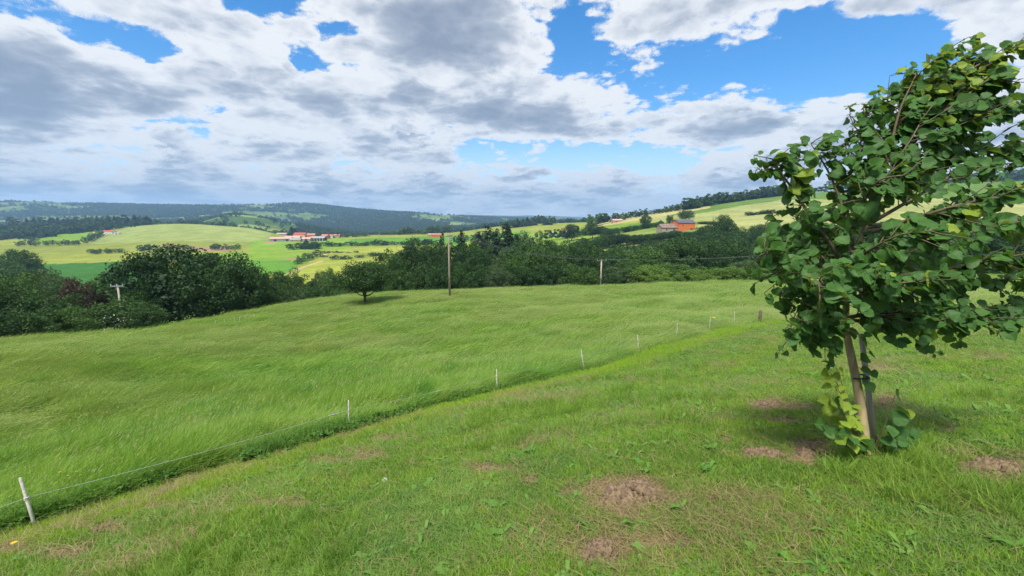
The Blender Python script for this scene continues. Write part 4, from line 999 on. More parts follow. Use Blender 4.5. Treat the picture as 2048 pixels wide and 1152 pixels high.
# farm on the right hillside
house('stone_farmhouse', 1340, 456, 330, 12.5, 10, 4.6, 2.6, W_stone, R_brown, 'stone farmhouse with brown roof joined to the orange barn', 'house', 0.10, wins=[(3.4, 2.2, 1.3, 1.5), (-2.5, 2.4, 1.0, 1.3)], doors=[(0.8, 1.3, 2.3)], chimney=3)
house('orange_barn', 1374, 455, 331, 14.0, 11, 6.4, 2.4, W_orange, R_slate, 'bright orange barn with dark slate roof on the right hillside', 'barn', 0.22, doors=[(4.2, 3.0, 2.2)], wins=[(-3.5, 3.8, 1.0, 1.2)])
# cottage pair, centre right
house('cottage', 1133, 452, 560, 13, 8, 4.5, 2.2, W_white, R_tile, 'white cottage with tiled roof at centre right skyline', 'house', -0.2, wins=[(-3, 1.8, 1.2, 1.3), (2.5, 1.8, 1.2, 1.3)])
house('cottage', 1147, 452, 566, 10, 8, 4.2, 2.0, W_orange, R_tile, 'orange walled house touching the white cottage on the right', 'house', 0.1, wins=[(0, 1.8, 1.2, 1.3)])
house('stone_shed', 1109, 453, 560, 6, 5, 3.2, 1.6, W_stone, R_grey, 'small grey stone shed left of the white cottage', 'shed', 0.4, doors=[(0, 1.6, 2.1)])
house('farm_building', 1236, 440, 600, 14, 8, 4.0, 1.8, W_pink, R_pink, 'low pink roofed building on the skyline left of the farmhouse', 'house', 0.1, wins=[(-2, 1.6, 1.2, 1.2)])
# orange building right of the hamlet
house('orange_house', 873, 475, 770, 19, 10, 5.2, 2.0, W_orange, R_tile, 'long orange house with tiled roof left of the tall pole', 'house', 0.1, wins=[(-6, 2, 1.3, 1.5), (-2, 2, 1.3, 1.5), (2, 2, 1.3, 1.5), (6, 2, 1.3, 1.5)], doors=[(8, 1.4, 2.4)])
house('cottage', 862, 472, 800, 9, 7, 3.5, 1.6, W_pink, R_pink, 'small pale roofed house left of the long orange house', 'house', 0.3)
# white farm on the left
house('white_farmhouse', 212, 457, 870, 25, 10, 5.6, 2.6, W_white, R_red, 'white farmhouse with red roof below the pine row', 'house', -0.15, wins=[(-8, 2, 1.5, 1.6), (-3, 2, 1.5, 1.6), (3, 2, 1.5, 1.6), (8, 2, 1.5, 1.6)], doors=[(0, 1.6, 2.5)], chimney=5)
house('farm_shed', 231, 458, 850, 10, 6, 2.6, 1.2, W_white, R_grey, 'low white shed right of the white farmhouse', 'shed', 0.0, doors=[(0, 2.5, 2.1)])
house('farm_shed', 183, 455, 880, 8, 5, 2.4, 1.1, W_white, R_tile, 'small pale shed left of the white farmhouse', 'shed', 0.0)
# hamlet
house('livestock_barn', 561, 480, 730, 33, 20, 4.2, 2.8, W_grey, R_pink, 'long grey walled barn with pinkish roof at hamlet left', 'barn', 0.35, doors=[(-8, 4, 3.2), (10, 4, 3.2)])
house('livestock_barn', 584, 480, 745, 24, 16, 4.6, 3.4, W_grey, R_pink, 'second grey barn with curved looking pink roof in the hamlet', 'barn', 0.25, doors=[(8, 5, 4)])
house('farm_building', 590, 481, 722, 17, 9, 3.6, 2.0, W_pink, R_grey, 'low pink walled building in front of the hamlet barns', 'house', 0.1, wins=[(-4, 1.4, 1.2, 1.3), (3, 1.4, 1.2, 1.3)])
house('red_roof_house', 598, 473, 800, 22, 10, 6.0, 3.4, W_cream, R_red, 'hamlet house with the bright red roof', 'house', -0.1, wins=[(-6, 2, 1.3, 1.5), (0, 2, 1.3, 1.5), (6, 2, 1.3, 1.5)])
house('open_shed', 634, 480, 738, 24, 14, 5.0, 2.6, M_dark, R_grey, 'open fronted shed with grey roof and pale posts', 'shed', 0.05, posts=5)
house('farm_building', 612, 481, 728, 14, 10, 4.2, 2.6, W_stone, R_pink, 'stone gabled building left of the open fronted shed', 'house', 0.0, doors=[(0, 3, 3)])
house('village_house', 622, 473, 790, 13, 9, 6.0, 2.6, W_orange, R_tile, 'orange house behind the open fronted shed', 'house', 0.2, wins=[(0, 3, 1.3, 1.5)])
house('village_house', 648, 475, 780, 12, 9, 5.4, 2.4, W_orange, R_tile, 'orange house right of the open fronted shed', 'house', -0.2, wins=[(-2, 2, 1.3, 1.5), (2, 2, 1.3, 1.5)])
house('village_house', 660, 474, 790, 9, 8, 4.6, 2.0, W_white, R_tile, 'white ended house at the right end of the hamlet', 'house', 0.3, wins=[(0, 2, 1.3, 1.5)])
house('village_house', 673, 473, 800, 11, 8, 4.2, 2.0, W_pink, R_tile, 'pinkish house standing apart right of the hamlet', 'house', 0.1)
house('farm_building', 562, 466, 900, 20, 10, 3.2, 2.0, W_stone, R_pink, 'long low building with pink roof behind the hamlet', 'house', 0.1)

# parked white van on the lane
vx = at(836, 507, 470); vz = Hs(vx.x, vx.y)
van = empty('white_van', (vx.x, vx.y, vz), 0.5); tag(van, 'small white van parked beside the country lane', 'van')
M_vanp = mat_plain('van_paint', (0.75, 0.75, 0.74), (0.7, 0.7, 0.7), 1, 0.35); M_rub = mat_plain('rubber', (0.02, 0.02, 0.02))
mb = MB(); pr = [(-2.6, .35), (2.5, .35), (2.6, .9), (2.0, 1.15), (1.3, 2.2), (-2.5, 2.35), (-2.6, 2.0)]
mb.poly([(a, -.95, b) for a, b in pr] + [(a, .95, b) for a, b in pr], [tuple(range(7))[::-1], tuple(range(7, 14))] + [(i, (i + 1) % 7, 7 + (i + 1) % 7, 7 + i) for i in range(7)]); mb.build('body', M_vanp, van)
for wx in (-1.7, 1.6):
    for wy in (-.9, .9):
        mb = MB(); mb.tube([(wx, wy - .12, .36), (wx, wy + .12, .36)], .36, 12); mb.build('wheel', M_rub, van)
mb = MB(); mb.poly([(2.0, -.8, 1.2), (2.0, .8, 1.2), (1.36, .8, 2.15), (1.36, -.8, 2.15)], [(0, 1, 2, 3)]); wsc = mb.build('windscreen', M_dark, van); wsc.location = (.03, 0, .02)

# ------------------------------------------------------------------ power poles and wires
M_pole = mat_plain('pole_wood', (0.30, 0.24, 0.185), (0.20, 0.16, 0.125), 5, 0.9, (1, 1, .15)); M_metal = mat_plain('pole_metal', (0.30, 0.31, 0.32), None, 5, 0.5); M_glass = mat_plain('insulator', (0.5, 0.52, 0.5), None, 3, 0.3)
M_conc = mat_plain('pole_concrete', (0.42, 0.37, 0.31), (0.33, 0.29, 0.25), 4, 0.9)
def pole(x, y_top, Y, rad, arm, label, yaw=0.0, m=None, name='power_pole', arm_z=0.0):
    X = s_of(x, y_top) * Y; g = Hs(X, Y); top = q_of(y_top) * Y
    root = empty(name, (X, Y, g), yaw); tag(root, label, 'pole'); h = top - g
    mb = MB(); mb.tube([(0, 0, -.5), (0, 0, h * .5), (0, 0, h)], [rad, rad * .85, rad * .68], 9); mb.build('pole', m or M_pole, root, True)
    ends = []
    if arm:
        mb = MB(); mb.box(-arm / 2, arm / 2, -.14, -.04 - rad * .5, h - .2 - arm_z, h - .06 - arm_z); ar = mb.build('crossarm', M_metal, root)
        for k in (-1, 0, 1):
            mb = MB(); xx = k * arm * .46; mb.tube([(xx, -.12, h - .06 - arm_z), (xx, -.12, h + .16 - arm_z)], [.06, .045], 7); mb.build('insulator', M_glass, root)
            v = Matrix.Rotation(yaw, 3, 'Z') @ Vector((xx, -.12, h + .17 - arm_z)); ends.append(Vector((X, Y, g)) + v)
    return root, ends
p1, e1 = pole(897, 470, 58, .15, 1.5, 'tall bare power pole standing in the middle of the meadow', 1.2)
p2, e2 = pole(1203, 520, 86, .20, 2.0, 'shorter power pole at the far edge of the meadow on the right', 0.15, M_conc)
p3, e3 = pole(235, 570, 54, .15, 1.5, 'power pole with crossarm rising from the bushes at left', 0.1, M_conc)
p4, e4 = pole(1640, 500, 100, .18, 2.0, 'power pole standing behind the crown of the young tree', 0.1, M_conc)
pole(823, 481, 520, .24, 0, 'short brown pole beside the country lane')
pole(792, 481, 560, .2, 1.2, 'thin pole left of the country lane', 0.4)
pole(758, 463, 640, .25, 4.5, 'distant pole with wide crossarm right of the hamlet', 0.2)
pole(948, 449, 700, .25, 0, 'distant pole above the conifer clump')
pole(1461, 512, 150, .14, 0, 'thin pole among the trees on the wooded slope')
M_wire = mat_plain('wire', (0.16, 0.165, 0.17), None, 3, 0.5)
def wire(a, b, sag, label, rad=.014):
    mb = MB(); pts = []
    for i in range(17):
        t = i / 16; p = a.lerp(b, t); p.z -= sag * 4 * t * (1 - t); pts.append(p)
    o = Vector(a); mb.tube([p - o for p in pts], rad, 5); w = mb.build('overhead_wire', M_wire); w.location = o
    tag(w, label, 'wire', 'overhead wires'); return w
SIDE = ('left', 'middle', 'right')
for k in range(3):
    wire(e1[k], e2[k], 1.0, 'sagging overhead wire from tall meadow pole to right pole, %s strand' % SIDE[k])
    wire(e2[k], e4[k], .9, 'overhead wire from the right pole towards the young tree, %s strand' % SIDE[k])

# ------------------------------------------------------------------ electric fence
M_post = mat_plain('fence_plastic', (0.56, 0.54, 0.48), (0.36, 0.34, 0.29), 26, 0.6); M_cap = mat_plain('fence_clip', (0.55, 0.55, 0.53)); M_cord = mat_plain('fence_cord', (0.34, 0.37, 0.31), None, 30, 0.7)
fence = empty('electric_fence', (FA.x, FA.y, Hs(FA.x, FA.y))); tag(fence, 'white electric fence of thin posts and one cord along the meadow', 'fence')
F0 = Vector(fence.location)
tops = {0: (40, 955), 1: (697, 800), 2: (993, 738), 3: (1162, 699), 4: (1275, 669), 5: (1353, 648), 6: (1417, 636), 7: (1469, 622)}
cords = []
for n_ in range(8):
    b = FPOST[n_].copy(); b.z = Hs(b.x, b.y) - .15
    t = at_depth(*tops[n_], fence_depth(n_)); L = t - b
    if n_ in (5, 6): t = b + Vector((.02, 0, 1.05)); L = t - b
    mb = MB(); rr = .017 if n_ else .022
    mb.tube([b - F0, b + L * .5 - F0, t - F0 - L * .02, t - F0], [rr, rr * .92, rr * .85, rr * .55], 8); po = mb.build('post', M_post, fence, True)
    at_c = b + L * (.74 if n_ else .66); 
    mb = MB(); mb.tube([at_c - F0 - Vector((0, 0, .02)), at_c - F0 + Vector((0, 0, .02))], rr * 1.25, 8); mb.build('clip', M_cap, po)
    cords.append(at_c - Vector((fnor.x, fnor.y, 0)) * rr * -1.2)
start = cords[0] - (cords[1] - cords[0]).normalized() * 5; start.z = cords[0].z - .35
end_ = WOODPOST + Vector((0, 0, .5))
cp = [start] + cords + [end_]; pts = []
for a, b in zip(cp[:-1], cp[1:]):
    for i in range(8):
        t = i / 8; p = a.lerp(b, t); p.z -= .05 * 4 * t * (1 - t); pts.append(p - F0)
pts.append(cp[-1] - F0)
mb = MB(); mb.tube(pts, .0042, 5); cord = mb.build('cord', M_cord, fence)
for a, b, t in ((cords[0], cords[1], .93), (cords[1], cords[2], .53)):
    p = a.lerp(b, t); p.z -= .05 * 4 * t * (1 - t); d = (b - a).normalized()
    mb = MB(); mb.tube([p - d * .12 - F0, p - d * .03 - F0, p + d * .03 - F0, p + d * .12 - F0], [.006, .014, .014, .006], 6); mb.tube([p - F0, p - F0 + Vector((0, 0, .07)) + d * .03], .004, 5); mb.build('knot', M_cord, cord)
M_wp = mat_plain('weathered_post', (0.16, 0.12, 0.085), (0.10, 0.08, 0.06), 9, 0.95, (1, 1, .2), .01)
wz = Hs(WOODPOST.x, WOODPOST.y); mb = MB(); mb.tube([(0, 0, -.2), (.01, 0, .5), (.03, 0, .93), (.035, 0, 1.0)], [.13, .12, .115, .08], 9)
wp = mb.build('wooden_post', M_wp, None, True); wp.location = (WOODPOST.x, WOODPOST.y, wz); tag(wp, 'thick weathered wooden post at the far end of the fence', 'post')
# little fence far down on the left
f2 = at(470, 645, 44); f2.z = Hs(f2.x, f2.y); fl = empty('far_fence', f2); tag(fl, 'row of tiny white stakes at the meadow edge under the left trees', 'fence'); prev = None
for i, (x, yb) in enumerate([(431, 648), (449, 646), (469, 642), (479, 640), (491, 637), (508, 633)]):
    Yq = 43.5 + i * .8; X = s_of(x, yb) * Yq; zz = Hs(X, Yq)
    mb = MB(); mb.tube([Vector((X, Yq, zz - .1)) - f2, Vector((X + .02, Yq, zz + 1.05)) - f2], [.03, .022], 6); mb.build('stake', M_post, fl)
# stones in the mown strip
M_stone = mat_plain('pale_stone', (0.36, 0.36, 0.33), (0.25, 0.25, 0.23), 12, 0.9, bump=.01)
def lump(name, x, y, Y, s, m, label, cat):
    r = np.random.default_rng(int(x)); X = s_of(x, y) * Y; V = []; Fc = []
    nu, nv = 10, 7
    for i in range(nv):
        th = PI * i / (nv - 1)
        for j in range(nu):
            ph = 2 * PI * j / nu; k = 1 + r.normal(0, .12) * (0 < i < nv - 1)
            V.append((s[0] * k * math.sin(th) * math.cos(ph), s[1] * k * math.sin(th) * math.sin(ph), s[2] * k * math.cos(th)))
    for i in range(nv - 1):
        for j in range(nu): Fc.append((i * nu + j, (i + 1) * nu + j, (i + 1) * nu + (j + 1) % nu, i * nu + (j + 1) % nu))
    o = obj(name, mesh_np(name, V, Fc), None, [m]); o.location = (X, Y, Hs(X, Y) + s[2] * .3); o.rotation_euler = (0, 0, r.uniform(0, 3)); tag(o, label, cat); return o
def ground_Y(x, y):      # forward distance where the pixel ray meets the ground
    Ys = np.linspace(1.0, 40, 4000); d = q_of(y) * Ys - H(s_of(x, y) * Ys, Ys); i = np.argmax(d < 0); return float(Ys[i])
lump('pale_stone', 771, 964, ground_Y(771, 964), (.05, .035, .025), M_stone, 'pale grey stone lying in the mown grass, left of centre', 'stone')
lump('pale_stone', 455, 1029, ground_Y(455, 1029), (.07, .05, .035), M_stone, 'pale stone in the mown grass near the lower left', 'stone')
# crumbly earth heaps
M_earth = mat_plain('dry_earth', (0.235, 0.168, 0.105), (0.12, 0.083, 0.05), 30, 1.0, bump=.02)
HEAPS = []
def heap(x, y, w_px, hgt, label):
    Yq = ground_Y(x, y); X = s_of(x, y) * Yq; rad = w_px / F * Yq; HEAPS.append((X, Yq, rad, hgt)); n = 52; r = np.random.default_rng(int(x * 7 + y))
    g = np.linspace(-1.15, 1.15, n); U, Vv = np.meshgrid(g, g); rr = np.hypot(U, Vv) * 0.95 + 1.15 * fbm(U * 2.2 + x, Vv * 2.2 + y, 4, .65)
    xs = X + U * rad; ys = Yq + Vv * rad * 0.8
    zz = H(xs.ravel(), ys.ravel()).reshape(n, n) - 0.03 + (hgt + .03) * sstep(1.05, .25, rr) + sstep(1.1, .7, rr) * (0.05 * fbm(U * 9 + 3, Vv * 9, 3) + .035 * (r.random((n, n)) - .5))
    V = np.stack([xs.ravel() - X, ys.ravel() - Yq, zz.ravel() - Hs(X, Yq)], 1)
    i, j = np.meshgrid(np.arange(n - 1), np.arange(n - 1), indexing='ij'); a = (i * n + j).ravel()
    Fq = np.stack([a, a + 1, a + n + 1, a + n], 1)
    o = obj('earth_heap', mesh_np('earth_heap', V, Fq), None, [M_earth]); o.location = (X, Yq, Hs(X, Yq)); tag(o, label, 'soil')
for a in [(1258, 992, 78, .07, 'largest crumbly brown earth heap in the near lawn'), (1200, 1106, 56, .05, 'low brown earth heap closest to the camera'), (1538, 812, 44, .05, 'bare brown earth patch left of the young tree, farther back'),
          (1625, 908, 46, .04, 'bare earth patch just left of the young tree foot'), (1520, 910, 46, .04, 'thin earth patch left of the young tree, level with its foot'), (1778, 806, 34, .05, 'earth heap behind the young tree trunk'), (2005, 942, 66, .05, 'dark earth patch at the right edge of the picture')]: heap(*a)
# clods and dead straw on and around the heaps
c_clod = bpy.data.collections.new('clod_shapes')
for i in range(3):
    rr_ = np.random.default_rng(900 + i); V = []; Fc = []
    for a_ in range(5):
        th = PI * a_ / 4
        for b_ in range(6):
            k = 1 + rr_.normal(0, .2); V.append((k * math.sin(th) * math.cos(b_ * PI / 3), k * math.sin(th) * math.sin(b_ * PI / 3), .7 * k * math.cos(th)))
    Fc = [(a_ * 6 + b_, a_ * 6 + 6 + b_, a_ * 6 + 6 + (b_ + 1) % 6, a_ * 6 + (b_ + 1) % 6) for a_ in range(4) for b_ in range(6)]
    proto(c_clod, 'k%d' % i, (V, Fc, [0] * len(Fc)), [M_earth])
x, y, r = polar_points(1.2, 16, 60000, 1.3); z = H(x, y); bm2 = bare_mask(x, y, z)
k_ = (rng.random(len(x)) < bm2 * 0.8) & ~is_meadow(x, y); x, y, z, r = x[k_], y[k_], z[k_], r[k_]; n = len(x)
dz_ = np.zeros(n)
for hx, hy, hr_, hh_ in HEAPS: dz_ = np.maximum(dz_, hh_ * sstep(1.0, .2, np.hypot((x - hx) / hr_, (y - hy) / (hr_ * .8))))
sz = rng.uniform(.004, .016, n) * np.clip(r / 3, .8, 2)
tag(scatter('soil_clods', c_clod, np.stack([x, y, z + dz_], 1), rng.uniform(-PI, PI, (n, 3)), np.repeat(sz[:, None], 3, 1), rng.integers(0, 3, n)), 'crumbs of dry soil on the bare patches in the lawn', 'soil', kind='stuff')
# yellow flowers
M_yel = mat_plain('petal_yellow', (0.75, 0.48, 0.02), (0.7, 0.40, 0.02), 5); M_stem = mat_leafy('stem', (0.08, 0.16, 0.03), (0.1, 0.18, 0.04), .1)
def flower(x, y, h, rad, label, Y=None, grp=None):
    Yq = Y or ground_Y(x, y); X = s_of(x, y) * Yq; g = Hs(X, Yq); top = max(q_of(y) * Yq - g, .05) if Y else h
    root = empty('yellow_flower', (X, Yq, g)); tag(root, label, 'flower', grp)
    mb = MB(); mb.tube([(0, 0, -.02), (.01, 0, top * .5), (0, 0, top)], .004, 5); mb.build('stem', M_stem, root)
    mb = MB()
    for k in range(11):
        a = 2 * PI * k / 11; c, s = math.cos(a), math.sin(a); b = a + .22
        mb.poly([(0, 0, top), (rad * math.cos(a - .22) * .7, rad * math.sin(a - .22) * .7, top + rad * .2), (rad * c, rad * s, top + rad * .15), (rad * math.cos(b) * .7, rad * math.sin(b) * .7, top + rad * .2)], [(0, 1, 2, 3)])
    mb.build('flower_head', M_yel, root)
flower(30, 1098, .08, .035, 'yellow flower in the mown grass at the lower left corner')
flower(1428, 636, 0, .13, 'tall yellow flower near the wooden post', Y=27.5)
for x, y in ((120, 944), (153, 943), (161, 950), (136, 951), (155, 968)): flower(x, y, 0, .022, 'small yellow flower in the tall grass by the leftmost fence post', Y=7.2, grp='yellow flowers by the leftmost fence post')
for x, y in ((850, 788), (855, 797), (887, 789), (873, 808)): flower(x, y, 0, .03, 'small yellow flower between second and third fence posts', Y=12.2, grp='yellow flowers by the middle fence posts')

# ------------------------------------------------------------------ young lime tree in the foreground
def mat_lime(name, c_top, c_back, trans_c, trans):
    m, nt, out = mat(name)
    oi = nt.nodes.new('ShaderNodeObjectInfo'); geo = nt.nodes.new('ShaderNodeNewGeometry')
    at_ = nt.nodes.new('ShaderNodeAttribute'); at_.attribute_name = 'leafuv'
    sp = nt.nodes.new('ShaderNodeSeparateXYZ'); nt.links.new(at_.outputs['Vector'], sp.inputs[0])
    u, v, rnd = N(sp.outputs[0]), N(sp.outputs[1]), N(sp.outputs[2])
    au = N.m('ABSOLUTE', u)
    # veins: midrib plus side veins slanting forward
    mid = smooth(au, 0.035, 0.008)
    side = N.m('FRACT', (v * 6.5 - au * 5.0) + 10.0); side = smooth(N.m('ABSOLUTE', side - 0.5), 0.10, 0.02)
    vein = N.m('MAXIMUM', mid, side * 0.75)
    nz = noise(geo.outputs['Position'], 18.0, 3, 0.6)
    k = (N(oi.outputs['Random']) * 0.5 + rnd * 0.5 + (nz - 0.5) * 0.5).clamp()
    ct = mixc(k, c_top[0], c_top[1]); ct = mixc(vein * 0.5, ct, tuple(x * 1.7 for x in c_top[1]))
    cc = mixc(N(geo.outputs['Backfacing']), ct, c_back)
    b = nt.nodes.new('ShaderNodeBsdfPrincipled'); nt.links.new(cc, b.inputs['Base Color']); b.inputs['Roughness'].default_value = 0.5; b.inputs['Specular IOR Level'].default_value = 0.25
    bp = nt.nodes.new('ShaderNodeBump'); bp.inputs['Strength'].default_value = 0.5; bp.inputs['Distance'].default_value = 0.004; bp.invert = True
    nt.links.new((vein + nz * 0.5).s, bp.inputs['Height']); nt.links.new(bp.outputs[0], b.inputs['Normal'])
    t = nt.nodes.new('ShaderNodeBsdfTranslucent'); t.inputs['Color'].default_value = (*trans_c, 1)
    mx = nt.nodes.new('ShaderNodeMixShader'); mx.inputs[0].default_value = trans
    nt.links.new(b.outputs[0], mx.inputs[1]); nt.links.new(t.outputs[0], mx.inputs[2]); nt.links.new(mx.outputs[0], out.inputs['Surface'])
    return m
M_lime = mat_lime('lime_leaf', ((0.018, 0.066, 0.016), (0.075, 0.18, 0.032)), (0.10, 0.17, 0.07), (0.17, 0.32, 0.025), 0.27)
M_limey = mat_lime('lime_leaf_young_or_sunlit', ((0.15, 0.25, 0.025), (0.24, 0.31, 0.035)), (0.22, 0.28, 0.07), (0.33, 0.42, 0.03), 0.30)
M_trunk = mat_plain('young_bark', (0.46, 0.35, 0.18), (0.24, 0.17, 0.10), 16, 0.85, (1, 1, .2), .006)
M_stake = mat_plain('stake_wood', (0.36, 0.27, 0.12), (0.26, 0.19, 0.085), 14, 0.85, (1, 1, .12), .004)
M_twig = mat_plain('young_twig', (0.13, 0.10, 0.055), (0.09, 0.07, 0.045), 18, 0.7)
M_tie = mat_plain('tree_tie', (0.03, 0.03, 0.03))

def leaf_mesh(seed, n_ring=13):
    """heart-shaped toothed blade, unit length, stalk at the origin, tip at +y, slightly cupped and wavy"""
    r = np.random.default_rng(seed); rows = 9; V = []; UV = []; Fc = []
    prof = [(0.0, -.02), (.30, -.07), (.47, .06), (.53, .22), (.52, .40), (.45, .58), (.32, .76), (.15, .91), (.0, 1.02)]
    fold = r.uniform(.12, .38); droop = r.uniform(.15, .5); ph = r.uniform(0, 6); skew = r.normal(0, .06); tw = r.normal(0, .25)
    cols = (-1, -.72, -.36, 0, .36, .72, 1)
    for i, (w, y) in enumerate(prof):
        for c in cols:
            tooth = (1 + (.05 if i % 2 else -.03) * (abs(c) == 1) + r.normal(0, .012) * (abs(c) == 1))
            x = w * c * tooth + skew * y * (1 - y)
            yy = (-.02 + (y + .02) if i else -.0) if True else 0
            if i in (0, 1): yy = y * abs(c) if i == 1 else 0.0
            yy += -.05 * abs(c) * (i > 1)
            z = fold * abs(x) * (1 - .3 * abs(x)) - droop * y * y * .55 + .035 * math.sin(ph + 9 * y + 4 * c) * abs(c) + tw * x * y * .5
            V.append((x, yy, z)); UV.append((x, y, r.random()))
    nc = len(cols)
    for i in range(len(prof) - 1):
        for j in range(nc - 1): Fc.append((i * nc + j, i * nc + j + 1, (i + 1) * nc + j + 1, (i + 1) * nc + j))
    # stalk
    return np.array(V), np.array(Fc), np.array(UV)
LEAVES = [leaf_mesh(400 + i) for i in range(7)]
_lm = {}
def leaf_data(k, m):
    key = (k, m.name)
    if key not in _lm:
        V, Fc, UV = LEAVES[k]; me = mesh_np('leaf', V, Fc, True); me.materials.append(m)
        a = me.attributes.new('leafuv', 'FLOAT_VECTOR', 'POINT'); a.data.foreach_set('vector', UV.astype(np.float32).ravel()); _lm[key] = me
    return _lm[key]

rt = random.Random(21)
yz = Hs(YOUNG.x, YOUNG.y); Y0 = Vector((YOUNG.x, YOUNG.y, yz))
lime = empty('young_lime_tree', Y0); tag(lime, 'young leafy lime tree blown to the right, standing close at right', 'tree')
ZT = 3.2
def pp(x, y, d=0.0): return at_depth(x, y, ZT + d)
def spline(pts, n):
    P = [Vector(p) for p in pts]; P = [P[0] * 2 - P[1]] + P + [P[-1] * 2 - P[-2]]; out = []
    for i in range(1, len(P) - 2):
        for k in range(n):
            t = k / n; a, b, c, d = P[i - 1], P[i], P[i + 1], P[i + 2]
            out.append(0.5 * ((2 * b) + (c - a) * t + (2 * a - 5 * b + 4 * c - d) * t * t + (3 * b - a - 3 * c + d) * t ** 3))
    out.append(P[-2]); return out
tr_pts = spline([Y0 + Vector((0.0, 0, -.06)), pp(1728, 860, .02), pp(1716, 780, .03), pp(1702, 710, .03), pp(1692, 655, .02), pp(1694, 590, 0), pp(1706, 520, 0), pp(1732, 450, 0), pp(1762, 385, 0), pp(1795, 320, 0)], 5)
nT = len(tr_pts); mb = MB()
mb.tube([p - Y0 for p in tr_pts], [.035 * (1 - .75 * (i / nT)) + (.014 if i < 2 else 0) for i in range(nT)], 12)
trunk_o = mb.build('trunk', M_trunk, lime, True)
LIMBS = [
    [(1795, 320, 0), (1840, 235, .02), (1905, 165, .03), (1965, 125, .03), (2030, 92, .02)],
    [(1702, 560, 0), (1655, 480, -.05), (1600, 400, -.06), (1562, 345, -.04), (1545, 318, -.02)],
    [(1694, 625, 0), (1650, 605, -.06), (1605, 600, -.10), (1560, 598, -.12)],
    [(1698, 585, 0), (1640, 530, .08), (1575, 490, .15), (1525, 462, .18)],
    [(1712, 515, 0), (1690, 430, .02), (1660, 350, .05), (1622, 288, .06)],
    [(1738, 440, 0), (1722, 350, -.05), (1722, 280, -.05), (1738, 215, -.04)],
    [(1735, 450, 0), (1830, 395, -.02), (1935, 335, -.04), (2050, 290, 0)],
    [(1708, 540, 0), (1830, 500, .02), (1960, 460, .05), (2110, 430, .05)],
    [(1698, 600, 0), (1810, 580, -.05), (1950, 560, -.08), (2110, 560, -.1)],
    [(1693, 635, 0), (1770, 625, -.05), (1890, 625, -.1), (2030, 610, -.12)],
    [(1780, 350, 0), (1860, 285, -.05), (1930, 240, -.08), (1985, 235, -.1)],
    [(1705, 530, 0), (1740, 500, -.30), (1800, 470, -.50), (1870, 460, -.62)],
    [(1697, 600, 0), (1720, 590, -.32), (1780, 570, -.52), (1860, 560, -.66)],
    [(1700, 590, 0), (1670, 560, -.25), (1640, 560, -.45), (1640, 590, -.55)],
    [(1740, 440, 0), (1730, 400, -.25), (1760, 360, -.42), (1810, 350, -.5)],
    [(1705, 540, 0), (1760, 500, .35), (1840, 470, .6), (1930, 450, .8)],
    [(1700, 585, 0), (1760, 560, .35), (1850, 540, .65), (1960, 530, .9)],
    [(1710, 520, 0), (1690, 460, .3), (1690, 400, .5), (1720, 350, .6)],
    [(1760, 390, 0), (1820, 340, .25), (1880, 300, .4), (1960, 280, .5)],
    [(1700, 575, 0), (1650, 520, .3), (1610, 470, .45), (1590, 430, .5)],
    [(1730, 455, 0), (1850, 440, .1), (2000, 400, .1), (2130, 370, .1)],
    [(1696, 635, 0), (1720, 630, -.15), (1780, 630, -.25), (1850, 625, -.3)],
    [(1815, 285, 0), (1845, 200, .1), (1890, 140, .12), (1940, 112, .1)],
    [(1694, 640, 0), (1780, 645, -.1), (1880, 645, -.15), (1990, 632, -.15)],
    [(1700, 600, 0), (1800, 620, .2), (1920, 630, .35), (2060, 620, .45)],
    [(1705, 560, 0), (1850, 545, -.2), (1980, 520, -.3), (2100, 500, -.35)],
    [(1696, 620, 0), (1640, 640, -.12), (1610, 650, -.2), (1600, 640, -.25)],
    [(1725, 470, 0), (1850, 430, -.3), (1960, 400, -.45), (2090, 380, -.5)],
    [(1695, 600, 0), (1610, 560, -.2), (1560, 520, -.25), (1530, 500, -.25)],
    [(1750, 410, 0), (1780, 300, -.04), (1800, 220, -.05), (1832, 150, -.05)],
    [(1765, 380, 0), (1758, 285, .06), (1775, 215, .08), (1800, 178, .08)],
    [(1812, 290, 0), (1828, 205, .0), (1850, 145, .0), (1885, 108, .0)],
    [(1800, 310, 0), (1860, 250, .12), (1910, 200, .15), (1950, 160, .15)],
    [(1815, 285, 0), (1890, 245, .05), (1955, 215, .05), (2015, 195, .05)],
    [(1780, 350, 0), (1880, 315, .02), (1980, 300, 0), (2070, 310, 0)],
    [(1835, 245, 0), (1900, 215, -.1), (1960, 170, -.14), (2000, 145, -.15)],
    [(1750, 410, 0), (1790, 330, -.12), (1830, 265, -.15), (1850, 225, -.12)],
]
WINDV = Vector((1.0, 0.12, 0.05))
anchors = []       # (point, twig direction, size factor)
def add_twig(p, d, L, rad, size):
    pts = [p]; q = p.copy(); dv = d.normalized(); n = max(3, int(L / .07))
    for i in range(n):
        dv = (dv + WINDV * .10 + Vector((0, 0, -.06)) + Vector((rt.gauss(0, .12), rt.gauss(0, .12), rt.gauss(0, .12)))).normalized()
        q = q + dv * (L / n); pts.append(q.copy())
        anchors.append((q.copy(), dv.copy(), size * (1.0 if i < n - 2 else .72)))
    anchors.append((q.copy(), dv.copy(), size * .62))
    mb_tw.tube([a - Y0 for a in pts], [rad * (1 - .7 * i / len(pts)) for i in range(len(pts))], 5)
